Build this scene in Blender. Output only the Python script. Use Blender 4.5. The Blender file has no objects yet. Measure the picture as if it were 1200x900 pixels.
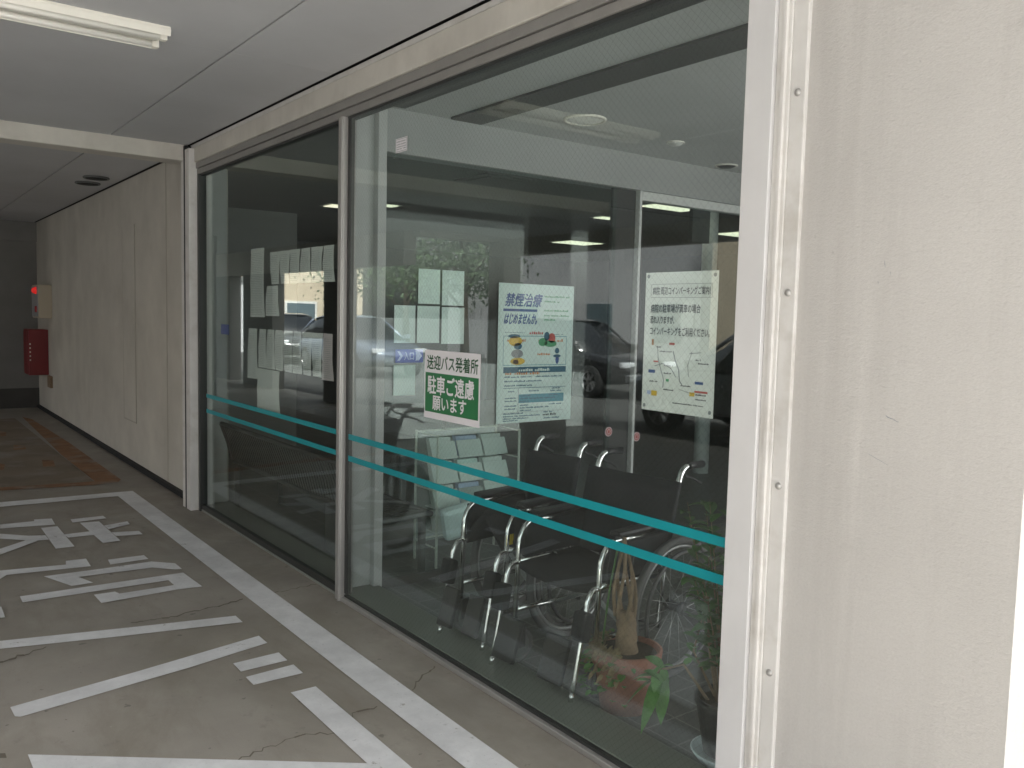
import bpy, bmesh, math, random
from mathutils import Vector, Matrix
random.seed(7)
R = math.radians
sc = bpy.context.scene
COL = sc.collection

# ------------------------------------------------------------------ camera
cd = bpy.data.cameras.new('camera')
cam = bpy.data.objects.new('camera', cd); COL.objects.link(cam)
sc.camera = cam
cd.sensor_fit = 'HORIZONTAL'; cd.sensor_width = 36.0
cd.lens = 998.454 / 1200 * 36
cd.clip_start = 0.02; cd.clip_end = 600
yaw, pitch, roll = R(37.05336), R(-4.5045), R(1.3831)
f = Vector((math.sin(yaw)*math.cos(pitch), math.cos(yaw)*math.cos(pitch), math.sin(pitch)))
r0 = Vector((math.cos(yaw), -math.sin(yaw), 0)); u0 = r0.cross(f)
rr = math.cos(roll)*r0 + math.sin(roll)*u0; uu = -math.sin(roll)*r0 + math.cos(roll)*u0
m = Matrix((rr, uu, -f)).transposed().to_4x4()
m.translation = Vector((-1.9459, 0, 1.5))
cam.matrix_world = m

# ------------------------------------------------------------------ sky, sun, exposure
SUN_EL, SUN_AZ = 54, 160          # azimuth the light comes from, clockwise from +Y
w = bpy.data.worlds.new('World'); sc.world = w; w.use_nodes = True
wn = w.node_tree
bg = wn.nodes['Background']
sky = wn.nodes.new('ShaderNodeTexSky'); sky.sky_type = 'NISHITA'; sky.sun_disc = False
sky.sun_elevation = R(SUN_EL); sky.sun_rotation = R(SUN_AZ)
sky.air_density = 1.0; sky.dust_density = 6.0; sky.ozone_density = 0.6
hs = wn.nodes.new('ShaderNodeHueSaturation'); hs.inputs['Saturation'].default_value = 0.25
wn.links.new(sky.outputs[0], hs.inputs['Color']); wn.links.new(hs.outputs[0], bg.inputs[0])
bg.inputs[1].default_value = 0.12
sd = bpy.data.lights.new('sun', 'SUN'); sun = bpy.data.objects.new('sun', sd); COL.objects.link(sun)
sd.energy = 3.0; sd.angle = R(14); sd.color = (1.0, 0.985, 0.96)
az = R(SUN_AZ); el = R(SUN_EL)
sun.rotation_euler = Vector((math.sin(az)*math.cos(el), math.cos(az)*math.cos(el), math.sin(el))).to_track_quat('Z', 'Y').to_euler()
sun.location = (0, -20, 30)
sc.view_settings.view_transform = 'Standard'; sc.view_settings.look = 'None'
sc.view_settings.gamma = 1.0; sc.view_settings.use_curve_mapping = False
sc.view_settings.exposure = 2.14
sc.render.engine = 'CYCLES'
sc.cycles.max_bounces = 10; sc.cycles.diffuse_bounces = 6; sc.cycles.glossy_bounces = 5
sc.cycles.transparent_max_bounces = 24
sc.cycles.use_denoising = True

# ------------------------------------------------------------------ helpers
class MB:
    def __init__(s): s.v = []; s.f = []; s.sm = []
    def add(s, vs, fs, smooth=False):
        o = len(s.v); s.v += [tuple(v) for v in vs]
        for q in fs: s.f.append(tuple(i+o for i in q)); s.sm.append(smooth)
        return s
    def box(s, x0, x1, y0, y1, z0, z1):
        vs = [(x, y, z) for z in (z0, z1) for y in (y0, y1) for x in (x0, x1)]
        return s.add(vs, [(0,2,3,1),(4,5,7,6),(0,1,5,4),(2,6,7,3),(0,4,6,2),(1,3,7,5)])
    def obox(s, c, ax, ay, az):
        c, ax, ay, az = map(Vector, (c, ax, ay, az))
        vs = [c + ax*i + ay*j + az*k for k in (-1,1) for j in (-1,1) for i in (-1,1)]
        return s.add(vs, [(0,2,3,1),(4,5,7,6),(0,1,5,4),(2,6,7,3),(0,4,6,2),(1,3,7,5)])
    def quad(s, a, b, c, d): return s.add([a,b,c,d], [(0,1,2,3)])
    def poly(s, pts, z): return s.add([(x,y,z) for x,y in pts], [tuple(range(len(pts)))])
    def tube(s, pts, r, n=8, cap=True):
        pts = [Vector(p) for p in pts]
        rs = r if isinstance(r, (list, tuple)) else [r]*len(pts)
        vs = []; fs = []; prev = None
        for i, p in enumerate(pts):
            t = (pts[min(i+1, len(pts)-1)] - pts[max(i-1, 0)])
            if t.length < 1e-9: t = Vector((0,0,1))
            t.normalize()
            if prev is None:
                a = Vector((0,0,1)) if abs(t.z) < .9 else Vector((1,0,0))
                prev = t.cross(a).normalized()
            else:
                prev = (prev - t*prev.dot(t))
                prev = prev.normalized() if prev.length > 1e-6 else t.orthogonal().normalized()
            b = t.cross(prev)
            for k in range(n):
                an = 2*math.pi*k/n
                vs.append(p + (prev*math.cos(an) + b*math.sin(an))*rs[i])
        for i in range(len(pts)-1):
            for k in range(n):
                fs.append((i*n+k, i*n+(k+1) % n, (i+1)*n+(k+1) % n, (i+1)*n+k))
        if cap: fs += [tuple(range(n-1, -1, -1)), tuple(range((len(pts)-1)*n, len(pts)*n))]
        return s.add(vs, fs, True)
    def lathe(s, c, prof, n=28, axis='z'):
        vs = []; fs = []
        for rad, h in prof:
            for k in range(n):
                a = 2*math.pi*k/n
                p = (rad*math.cos(a), rad*math.sin(a), h)
                if axis == 'y': p = (p[0], p[2], p[1])
                if axis == 'x': p = (p[2], p[0], p[1])
                vs.append((c[0]+p[0], c[1]+p[1], c[2]+p[2]))
        for i in range(len(prof)-1):
            for k in range(n):
                fs.append((i*n+k, i*n+(k+1) % n, (i+1)*n+(k+1) % n, (i+1)*n+k))
        return s.add(vs, fs, True)
    def torus(s, c, R1, r2, axis='y', n=40, k=8):
        vs = []; fs = []
        for i in range(n):
            a = 2*math.pi*i/n
            for j in range(k):
                b = 2*math.pi*j/k
                rad = R1 + r2*math.cos(b); h = r2*math.sin(b)
                p = (rad*math.cos(a), h, rad*math.sin(a)) if axis == 'y' else (rad*math.cos(a), rad*math.sin(a), h)
                vs.append((c[0]+p[0], c[1]+p[1], c[2]+p[2]))
        for i in range(n):
            for j in range(k):
                fs.append((i*k+j, i*k+(j+1) % k, ((i+1) % n)*k+(j+1) % k, ((i+1) % n)*k+j))
        return s.add(vs, fs, True)
    def build(s, name, mat, parent=None, bevel=0, recalc=True):
        me = bpy.data.meshes.new(name)
        me.from_pydata(s.v, [], s.f); me.update()
        if recalc:
            bm = bmesh.new(); bm.from_mesh(me); bmesh.ops.recalc_face_normals(bm, faces=bm.faces); bm.to_mesh(me); bm.free()
        me.polygons.foreach_set('use_smooth', s.sm)
        me.materials.append(mat)
        o = bpy.data.objects.new(name, me); COL.objects.link(o)
        if parent: o.parent = parent
        if bevel:
            b = o.modifiers.new('bevel', 'BEVEL'); b.width = bevel; b.segments = 2; b.limit_method = 'ANGLE'
        return o

def tag(o, label=None, cat=None, group=None, kind=None):
    if label: o['label'] = label
    if cat: o['category'] = cat
    if group: o['group'] = group
    if kind: o['kind'] = kind
    return o
def empty(name, loc=(0,0,0), rz=0, **k):
    o = bpy.data.objects.new(name, None); COL.objects.link(o)
    o.location = loc; o.rotation_euler = (0,0,rz); o.empty_display_size = .1
    return tag(o, **k)
def copy_tree(o, parent=None):
    c = o.copy(); COL.objects.link(c)
    if parent: c.parent = parent
    for ch in list(o.children): copy_tree(ch, c)
    return c

# ------------------------------------------------------------------ materials
def mat(name, col, rough=.6, var=.0, scale=3.0, bump=0, bscale=120, metal=0, streak=0, dirt=None, dscale=1.2, damt=.5, spec=None, coat=0):
    m = bpy.data.materials.new(name); m.use_nodes = True
    n = m.node_tree; b = n.nodes['Principled BSDF']
    b.inputs['Roughness'].default_value = rough; b.inputs['Metallic'].default_value = metal
    if spec is not None: b.inputs['Specular IOR Level'].default_value = spec
    if coat: b.inputs['Coat Weight'].default_value = coat; b.inputs['Coat Roughness'].default_value = .04
    c = (*col, 1)
    tc = n.nodes.new('ShaderNodeTexCoord')
    src = None
    def noise(sc_, det=6, mapping=None, rough_=.6):
        t = n.nodes.new('ShaderNodeTexNoise'); t.inputs['Scale'].default_value = sc_; t.inputs['Detail'].default_value = det
        t.inputs['Roughness'].default_value = rough_
        if mapping:
            mp = n.nodes.new('ShaderNodeMapping'); mp.inputs['Scale'].default_value = mapping
            n.links.new(tc.outputs['Object'], mp.inputs[0]); n.links.new(mp.outputs[0], t.inputs['Vector'])
        else: n.links.new(tc.outputs['Object'], t.inputs['Vector'])
        return t
    def ramp(t, lo, hi, a, bb):
        rp = n.nodes.new('ShaderNodeMapRange'); rp.inputs[1].default_value = lo; rp.inputs[2].default_value = hi
        rp.inputs[3].default_value = a; rp.inputs[4].default_value = bb
        n.links.new(t.outputs[0], rp.inputs[0]); return rp
    def mix(fac, A, B, mode='MIX'):
        x = n.nodes.new('ShaderNodeMix'); x.data_type = 'RGBA'; x.blend_type = mode
        if hasattr(fac, 'outputs'): n.links.new(fac.outputs[0], x.inputs[0])
        else: x.inputs[0].default_value = fac
        for s_, i in ((A, 6), (B, 7)):
            if hasattr(s_, 'is_linked'): n.links.new(s_, x.inputs[i])
            else: x.inputs[i].default_value = s_
        return x.outputs[2]
    cur = c
    if var:
        t = ramp(noise(scale), .3, .7, 0, 1)
        cur = mix(t, tuple(v*(1-var) for v in col)+(1,), tuple(min(1, v*(1+var*.6)) for v in col)+(1,))
    if streak:
        t = ramp(noise(1.0, 5, (7, 7, .5)), .45, .75, 0, streak)
        cur = mix(t, cur, tuple(v*.72 for v in col)+(1,))
    if dirt:
        t = ramp(noise(dscale, 8), .5, .72, 0, damt)
        cur = mix(t, cur, (*dirt, 1))
    if hasattr(cur, 'is_linked'): n.links.new(cur, b.inputs['Base Color'])
    else: b.inputs['Base Color'].default_value = cur
    if bump:
        bp = n.nodes.new('ShaderNodeBump'); bp.inputs['Strength'].default_value = bump; bp.inputs['Distance'].default_value = .004
        n.links.new(noise(bscale, 4).outputs[0], bp.inputs['Height']); n.links.new(bp.outputs[0], b.inputs['Normal'])
    return m

def emit(name, col, s):
    m = bpy.data.materials.new(name); m.use_nodes = True
    b = m.node_tree.nodes['Principled BSDF']
    b.inputs['Base Color'].default_value = (*col, 1)
    b.inputs['Emission Color'].default_value = (*col, 1); b.inputs['Emission Strength'].default_value = s
    return m

def glass(name, tint, f0=.060, wire=False):
    m = bpy.data.materials.new(name); m.use_nodes = True
    n = m.node_tree; n.nodes.clear()
    out = n.nodes.new('ShaderNodeOutputMaterial')
    tr = n.nodes.new('ShaderNodeBsdfTransparent'); tr.inputs[0].default_value = (*tint, 1)
    gl = n.nodes.new('ShaderNodeBsdfGlossy'); gl.inputs['Roughness'].default_value = .0
    gl.inputs[0].default_value = (.95, 1, .975, 1)
    ge = n.nodes.new('ShaderNodeNewGeometry')
    dt = n.nodes.new('ShaderNodeVectorMath'); dt.operation = 'DOT_PRODUCT'
    n.links.new(ge.outputs['Normal'], dt.inputs[0]); n.links.new(ge.outputs['Incoming'], dt.inputs[1])
    def M(op, a, b=None):
        x = n.nodes.new('ShaderNodeMath'); x.operation = op
        for i, s_ in enumerate((a, b)):
            if s_ is None: continue
            if hasattr(s_, 'is_linked'): n.links.new(s_, x.inputs[i])
            else: x.inputs[i].default_value = s_
        return x.outputs[0]
    c = M('ABSOLUTE', dt.outputs['Value'])
    fr = M('ADD', M('MULTIPLY', M('POWER', M('SUBTRACT', 1.0, c), 5.0), 1-f0), f0)
    thru = tr.outputs[0]
    if wire:
        tc = n.nodes.new('ShaderNodeTexCoord'); sp = n.nodes.new('ShaderNodeSeparateXYZ')
        n.links.new(tc.outputs['Object'], sp.inputs[0])
        k = 38.0; t = .030
        a = M('LESS_THAN', M('FRACT', M('MULTIPLY', M('ADD', M('ADD', sp.outputs[1], sp.outputs[2]), 50.0), k)), t)
        b = M('LESS_THAN', M('FRACT', M('MULTIPLY', M('ADD', M('SUBTRACT', sp.outputs[1], sp.outputs[2]), 50.0), k)), t)
        wmask = M('MULTIPLY', M('MULTIPLY', M('MAXIMUM', a, b), .5), M('SUBTRACT', 1.0, ge.outputs['Backfacing']))
        wr = n.nodes.new('ShaderNodeBsdfPrincipled'); wr.inputs['Base Color'].default_value = (.19, .20, .19, 1)
        wr.inputs['Roughness'].default_value = .5
        m2 = n.nodes.new('ShaderNodeMixShader')
        n.links.new(wmask, m2.inputs[0]); n.links.new(thru, m2.inputs[1]); n.links.new(wr.outputs[0], m2.inputs[2])
        thru = m2.outputs[0]
    mx = n.nodes.new('ShaderNodeMixShader')
    n.links.new(fr, mx.inputs[0]); n.links.new(thru, mx.inputs[1]); n.links.new(gl.outputs[0], mx.inputs[2])
    res = mx.outputs[0]
    n.links.new(res, out.inputs[0])
    return m

class NT:
    """small node helper"""
    def __init__(s, name, rough):
        s.m = bpy.data.materials.new(name); s.m.use_nodes = True
        s.n = s.m.node_tree; s.b = s.n.nodes['Principled BSDF']; s.b.inputs['Roughness'].default_value = rough
        s.tc = s.n.nodes.new('ShaderNodeTexCoord')
    def link(s, a, b): s.n.links.new(a, b)
    def noise(s, scale, det=6, rough=.6, stretch=(1,1,1), warp=0):
        t = s.n.nodes.new('ShaderNodeTexNoise'); t.inputs['Scale'].default_value = scale
        t.inputs['Detail'].default_value = det; t.inputs['Roughness'].default_value = rough; t.inputs['Distortion'].default_value = warp
        mp = s.n.nodes.new('ShaderNodeMapping'); mp.inputs['Scale'].default_value = stretch
        s.link(s.tc.outputs['Object'], mp.inputs[0]); s.link(mp.outputs[0], t.inputs['Vector'])
        return t.outputs[0]
    def ramp(s, x, lo, hi, a=0., b=1.):
        r = s.n.nodes.new('ShaderNodeMapRange'); r.inputs[1].default_value = lo; r.inputs[2].default_value = hi
        r.inputs[3].default_value = a; r.inputs[4].default_value = b; s.link(x, r.inputs[0]); return r.outputs[0]
    def mul(s, x, y):
        r = s.n.nodes.new('ShaderNodeMath'); r.operation = 'MULTIPLY'
        for i, v in enumerate((x, y)):
            if hasattr(v, 'is_linked'): s.link(v, r.inputs[i])
            else: r.inputs[i].default_value = v
        return r.outputs[0]
    def mix(s, fac, A, B, mode='MIX'):
        x = s.n.nodes.new('ShaderNodeMix'); x.data_type = 'RGBA'; x.blend_type = mode
        if hasattr(fac, 'is_linked'): s.link(fac, x.inputs[0])
        else: x.inputs[0].default_value = fac
        for v, i in ((A, 6), (B, 7)):
            if hasattr(v, 'is_linked'): s.link(v, x.inputs[i])
            else: x.inputs[i].default_value = (*v, 1)
        return x.outputs[2]
    def out(s, col, height=None, strength=.3, dist=.003):
        s.link(col, s.b.inputs['Base Color'])
        if height is not None:
            bp = s.n.nodes.new('ShaderNodeBump'); bp.inputs['Strength'].default_value = strength; bp.inputs['Distance'].default_value = dist
            s.link(height, bp.inputs['Height']); s.link(bp.outputs[0], s.b.inputs['Normal'])
        return s.m
    def coord(s, axis):
        sp = s.n.nodes.new('ShaderNodeSeparateXYZ'); s.link(s.tc.outputs['Object'], sp.inputs[0]); return sp.outputs[axis]

def floor_concrete(name, col):
    t = NT(name, .6); t.b.inputs['Specular IOR Level'].default_value = .35
    k = lambda f, w=1: tuple(c*f for c in col)
    c = t.mix(t.ramp(t.noise(1.1, 7), .3, .7), k(.76), k(1.13))
    c = t.mix(t.ramp(t.noise(.55, 9, .65, warp=.6), .48, .66, 0, .75), c, (col[0]*.60, col[1]*.575, col[2]*.52))          # broad damp and oil patches
    c = t.mix(t.ramp(t.noise(2.2, 9, .7, (1.6,.5,1), .4), .50, .68, 0, .6), c, (col[0]*.66, col[1]*.62, col[2]*.56))     # dragged tyre dirt
    c = t.mix(t.ramp(t.noise(9, 8, .75), .58, .70, 0, .6), c, k(.60))                                                      # small stains
    c = t.mix(t.ramp(t.noise(16, 3, .5), .70, .73, 0, .7), c, k(.40))                                                      # oil spots
    c = t.mix(t.ramp(t.noise(26, 6, .7), .66, .74, 0, .6), c, k(1.32))                                                     # scuffed light specks
    grime = t.mul(t.ramp(t.coord(0), -.34, -.05, 0, .62), t.ramp(t.noise(3.5, 8, .7), .32, .62))
    c = t.mix(grime, c, (col[0]*.52, col[1]*.51, col[2]*.50))                                                              # dirt lying along the glass front
    g_ = t.noise(230, 3, .6)
    c = t.mix(t.ramp(g_, .3, .7, 0, .22), c, k(.62))
    return t.out(c, g_, .22, .003)

def road_paint(name, col, under):
    t = NT(name, .7)
    k = lambda f: tuple(c*f for c in col)
    c = t.mix(t.ramp(t.noise(4, 8, .7), .35, .68), k(1.03), k(.80))
    c = t.mix(t.ramp(t.noise(1.3, 8, .7, (1.5,.6,1)), .50, .70, 0, .55), c, k(.62))
    c = t.mix(t.ramp(t.noise(38, 8, .75), .60, .68, 0, .65), c, k(.60))
    c = t.mix(t.ramp(t.noise(5.5, 10, .78, warp=.5), .625, .66, 0, .85), c, under)                                        # worn through to the slab
    g_ = t.noise(160, 4, .6)
    return t.out(c, g_, .25, .003)

def render_coat(name, col):
    t = NT(name, .88)
    k = lambda f: tuple(c*f for c in col)
    c = t.mix(t.ramp(t.noise(1.4, 6), .3, .7), k(.93), k(1.05))
    c = t.mix(t.ramp(t.noise(1.0, 6, .6, (9, 9, .45)), .52, .74, 0, .40), c, k(1.20))                                      # pale run marks
    c = t.mix(t.ramp(t.noise(1.0, 7, .65, (5, 5, .35)), .48, .70, 0, .55), c, (col[0]*.78, col[1]*.77, col[2]*.765))        # grey run marks
    c = t.mix(t.ramp(t.noise(6, 9, .75), .58, .72, 0, .32), c, k(.74))
    low = t.mul(t.ramp(t.coord(2), .75, .05, 0, .55), t.ramp(t.noise(2.5, 8, .7), .35, .65))
    c = t.mix(low, c, (col[0]*.74, col[1]*.74, col[2]*.75))
    c = t.mix(t.ramp(t.noise(45, 4, .6), .70, .75, 0, .5), c, k(.60))
    c = t.mix(t.ramp(t.noise(150, 3, .6), .35, .65, 0, .16), c, k(.66))
    g_ = t.noise(75, 6, .72, (1, 1, 1.6))
    return t.out(c, g_, .55, .006)

def tiles(name, col, grout, size):
    m = bpy.data.materials.new(name); m.use_nodes = True
    n = m.node_tree; b = n.nodes['Principled BSDF']; b.inputs['Roughness'].default_value = .35
    tc = n.nodes.new('ShaderNodeTexCoord'); br = n.nodes.new('ShaderNodeTexBrick')
    br.offset = 0; br.inputs['Scale'].default_value = 1.0
    br.inputs['Brick Width'].default_value = size; br.inputs['Row Height'].default_value = size
    br.inputs['Mortar Size'].default_value = .004; br.inputs['Mortar Smooth'].default_value = .1
    br.inputs['Color1'].default_value = (*col, 1); br.inputs['Color2'].default_value = (*[v*1.25 for v in col], 1)
    br.inputs['Mortar'].default_value = (*grout, 1)
    n.links.new(tc.outputs['Object'], br.inputs['Vector']); n.links.new(br.outputs[0], b.inputs['Base Color'])
    return m

MT = {}
MT['concrete_floor'] = floor_concrete('concrete_floor', (.375, .350, .308))
MT['asphalt'] = mat('asphalt', (.065, .065, .062), .85, var=.25, scale=2, bump=.4, bscale=90)
MT['pavement'] = mat('pavement', (.60, .595, .585), .8, var=.1, scale=1)
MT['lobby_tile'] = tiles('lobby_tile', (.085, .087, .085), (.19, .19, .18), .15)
MT['ceiling_board'] = mat('ceiling_board', (.525, .53, .54), .8, var=.09, scale=.9, dirt=(.40,.40,.395), dscale=.7, damt=.30, bump=.1, bscale=40)
MT['white_wall'] = mat('white_wall', (.66, .67, .65), .6, var=.04, scale=1)
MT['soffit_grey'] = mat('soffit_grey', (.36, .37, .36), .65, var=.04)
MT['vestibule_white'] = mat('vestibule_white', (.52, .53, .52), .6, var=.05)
MT['dark_gap'] = mat('dark_gap', (.02, .02, .02), .9)
MT['painted_concrete'] = mat('painted_concrete', (.56, .535, .47), .75, var=.13, scale=1.6, bump=.3, bscale=60, dirt=(.42, .395, .34), dscale=1.3, damt=.6)
MT['render'] = render_coat('render', (.565, .547, .518))
MT['beam_paint'] = mat('beam_paint', (.60, .575, .515), .65, var=.12, scale=2.5, streak=.25, dirt=(.38, .35, .3), dscale=4, damt=.35)
MT['trim_paint'] = mat('trim_paint', (.68, .665, .635), .55, var=.1, scale=5, streak=.35, dirt=(.4, .36, .3), dscale=9, damt=.4)
MT['jamb_paint'] = mat('jamb_paint', (.66, .655, .65), .5, var=.06, scale=4, streak=.2)
MT['aluminium'] = mat('aluminium', (.42, .41, .39), .42, metal=.55, var=.06, scale=8)
MT['dark_gasket'] = mat('dark_gasket', (.03, .032, .03), .5)
MT['head_frame'] = mat('head_frame', (.30, .29, .27), .5, metal=.3, var=.1, scale=6)
MT['inner_sill'] = mat('inner_sill', (.23, .245, .22), .4, var=.1, scale=3)
MT['road_paint'] = road_paint('road_paint', (.78, .79, .80), (.30, .285, .255))
MT['orange_paint'] = mat('orange_paint', (.27, .14, .07), .8, var=.3, scale=6, dirt=(.30, .27, .23), dscale=3.5, damt=1.0)
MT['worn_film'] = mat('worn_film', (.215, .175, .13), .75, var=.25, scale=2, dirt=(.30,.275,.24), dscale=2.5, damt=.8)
MT['crack'] = mat('crack', (.17, .15, .12), .9)
MT['wall_joint'] = mat('wall_joint', (.42, .395, .335), .9)
MT['teal'] = mat('teal', (.0, .29, .33), .45, var=.05)
MT['paper'] = mat('paper', (.80, .81, .78), .6, var=.04, scale=5)
MT['paper_pink'] = mat('paper_pink', (.74, .64, .65), .6)
MT['bag_white'] = mat('bag_white', (.80, .86, .88), .25)
MT['paper_green'] = mat('paper_green', (.70, .86, .81), .6, var=.03, scale=5)
MT['sign_white'] = mat('sign_white', (.78, .76, .78), .4)
MT['sign_green'] = mat('sign_green', (.015, .17, .055), .4)
MT['ink_dark_green'] = mat('ink_dark_green', (.012, .085, .03), .5)
MT['ink_black'] = mat('ink_black', (.03, .03, .045), .6)
MT['ink_grey'] = mat('ink_grey', (.28, .30, .31), .6)
MT['ink_blue'] = mat('ink_blue', (.06, .12, .32), .6)
MT['ink_teal'] = mat('ink_teal', (.06, .28, .36), .6)
MT['ink_navy'] = mat('ink_navy', (.05, .15, .22), .6)
MT['ink_orange'] = mat('ink_orange', (.62, .28, .12), .6)
MT['ink_red'] = mat('ink_red', (.55, .12, .10), .6)
MT['ink_green'] = mat('ink_green', (.10, .38, .18), .6)
MT['ink_yellow'] = mat('ink_yellow', (.75, .5, .08), .6)
MT['entrance_blue'] = mat('entrance_blue', (.03, .06, .36), .45)
MT['pale_blue'] = mat('pale_blue', (.45, .52, .75), .45)
MT['pink_sticker'] = mat('pink_sticker', (.80, .55, .58), .5)
MT['chrome'] = mat('chrome', (.88, .89, .88), .13, metal=1)
MT['wheel_rim'] = mat('wheel_rim', (.36, .36, .36), .35, metal=.7)
MT['black_fabric'] = mat('black_fabric', (.014, .015, .018), .85, var=.3, scale=60)
MT['black_plastic'] = mat('black_plastic', (.022, .022, .024), .38)
MT['rubber'] = mat('rubber', (.10, .10, .10), .8)
MT['hand_rim'] = mat('hand_rim', (.05, .05, .055), .35)
MT['tag_yellow'] = mat('tag_yellow', (.65, .48, .03), .5)
MT['bench_black'] = mat('bench_black', (.05, .048, .045), .35, var=.3, scale=10)
MT['terracotta'] = mat('terracotta', (.36, .155, .105), .75, var=.15, scale=9, dirt=(.4, .33, .28), dscale=7, damt=.4)
MT['soil'] = mat('soil', (.06, .045, .03), .95, var=.4, scale=40, bump=.5)
MT['bark'] = mat('bark', (.27, .19, .12), .85, var=.3, scale=25, bump=.6, bscale=80)
MT['leaf'] = mat('leaf', (.08, .19, .05), .45, var=.4, scale=9)
MT['leaf_bright'] = mat('leaf_bright', (.10, .27, .05), .42, var=.35, scale=9)
MT['dry_leaf'] = mat('dry_leaf', (.30, .23, .13), .8, var=.35, scale=30)
MT['pot_black'] = mat('pot_black', (.025, .025, .027), .45)
MT['saucer'] = mat('saucer', (.55, .66, .68), .4)
MT['fixture_white'] = mat('fixture_white', (.78, .76, .68), .4)
MT['tube_white'] = mat('tube_white', (.82, .80, .74), .3)
MT['alarm_beige'] = mat('alarm_beige', (.50, .44, .33), .5)
MT['alarm_grey'] = mat('alarm_grey', (.30, .31, .32), .5)
MT['alarm_red'] = mat('alarm_red', (.35, .02, .02), .4)
MT['box_red'] = mat('box_red', (.20, .015, .016), .45, var=.1)
MT['lamp_red'] = emit('lamp_red', (.8, .03, .025), .10)
MT['base_dark'] = mat('base_dark', (.075, .072, .065), .8, var=.15)
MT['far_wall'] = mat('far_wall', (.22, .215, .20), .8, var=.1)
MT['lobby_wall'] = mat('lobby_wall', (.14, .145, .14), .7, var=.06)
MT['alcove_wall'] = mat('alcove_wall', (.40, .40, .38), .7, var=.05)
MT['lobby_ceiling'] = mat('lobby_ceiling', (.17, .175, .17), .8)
MT['dark_frame'] = mat('dark_frame', (.035, .037, .035), .4)
MT['grey_frame'] = mat('grey_frame', (.34, .36, .35), .4, metal=.3)
MT['lamp_panel'] = emit('lamp_panel', (1.0, .93, .70), .32)
MT['diffuser'] = mat('diffuser', (.8, .8, .76), .4)
MT['grille'] = mat('grille', (.12, .125, .12), .6)
MT['glass_plain'] = glass('glass_plain', (.912, .946, .935))
MT['glass_wired'] = glass('glass_wired', (.912, .946, .935), wire=True)
MT['glass_inner'] = glass('glass_inner', (.88, .94, .925), f0=.03)
MT['car_dark'] = mat('car_dark', (.27, .285, .31), .22, metal=.5, coat=1)
MT['car_black'] = mat('car_black', (.012, .012, .014), .2, coat=1)
MT['car_silver'] = mat('car_silver', (.26, .30, .38), .3, metal=.5, coat=1)
MT['car_glass'] = mat('car_glass', (.01, .012, .015), .05, spec=.9)
MT['tyre'] = mat('tyre', (.02, .02, .02), .8)
MT['alloy'] = mat('alloy', (.5, .5, .5), .3, metal=.8)
MT['head_lamp'] = mat('head_lamp', (.7, .72, .75), .1)
MT['bldg_grey'] = mat('bldg_grey', (.52, .515, .525), .8, var=.12, scale=.8, streak=.3)
MT['bldg_beige'] = mat('bldg_beige', (.58, .49, .37), .8, var=.08, scale=2)
MT['bldg_white'] = mat('bldg_white', (.70, .70, .68), .8, var=.05)
MT['window_dark'] = mat('window_dark', (.12, .16, .18), .08, spec=.8)
MT['tree_leaf'] = mat('tree_leaf', (.045, .085, .028), .6, var=.5, scale=3)
MT['tree_bark'] = mat('tree_bark', (.09, .07, .05), .9, var=.3, scale=12, bump=.5)

# ------------------------------------------------------------------ setting
CEIL = 2.70
tag(MB().quad((-300,-300,-.03),(300,-300,-.03),(300,300,-.03),(-300,300,-.03)).build('ground', MT['asphalt']), kind='structure')
tag(MB().quad((-7,-18,-.015),(14,-18,-.015),(14,-.9,-.015),(-7,-.9,-.015)).build('street_pavement', MT['pavement']), kind='structure')
tag(MB().box(-6.2, .0, -.9, 12.5, -.25, 0).box(-4.5, .0, 12.5, 20.2, -.25, 0).build('parking_floor', MT['concrete_floor']), kind='structure')
tag(MB().box(.0, 9, .74, 12.5, -.25, .002).build('lobby_floor', MT['lobby_tile']), kind='structure')
# covered parking ceiling boards, each joint a real gap
g = .009
cb = MB()
xs = [-6.1, -4.3, -2.4, -.565, -.035]
ys = [-1.0, 2.2, 4.08, 6.74]
for i in range(4):
    for j in range(3):
        cb.box(xs[i]+g/2, xs[i+1]-g/2, ys[j]+g/2*(0 if j != 0 else 1), ys[j+1]-(g/3 if i != 2 else g/5), CEIL, CEIL+.02)
for x0, x1, y0, y1 in ((-6.1, -4.2, 6.9, 10.8), (-4.2, -.569, 6.77, 20), (-.56, .0, 6.77, 20)):
    cb.box(x0, x1, y0, y1, CEIL, CEIL+.02)
tag(cb.build('parking_ceiling', MT['ceiling_board']), kind='structure')
tag(MB().box(-6.2, 9, -1.0, 10.8, CEIL+.03, 3.6).box(-4.4, 9, 10.8, 20.2, CEIL+.03, 3.6).build('roof_slab', MT['dark_gap']), kind='structure')

bm_ = MB().box(-4.2, -.035, 6.56, 6.76, 2.585, CEIL+.01)
tag(bm_.build('ceiling_beam', MT['beam_paint'], bevel=.006), 'cream painted beam crossing the parking ceiling before the far bay', 'beam')
lin = MB().box(-6.25, -6.0, -1.0, 10.8, 2.45, CEIL+.02).box(-6.0, -4.35, 10.6, 10.84, 2.62, CEIL+.02).box(-4.4, -4.2, 10.8, 20.2, 2.22, CEIL+.02)
tag(lin.build('edge_beam', MT['beam_paint']), 'pale beam along the open side of the parking roof', 'beam')
for i, (x, y) in enumerate(((-6.14, 2.6), (-5.9, 10.66), (-6.14, -.6))):
    tag(MB().box(x-.16, x+.16, y-.2, y+.2, 0, 2.45 if i != 1 else 2.62).build('parking_pillar', MT['painted_concrete'], bevel=.01),
        'concrete pillar holding the open side of the parking roof', 'pillar', 'pillars on the open side of the parking roof')

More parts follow.
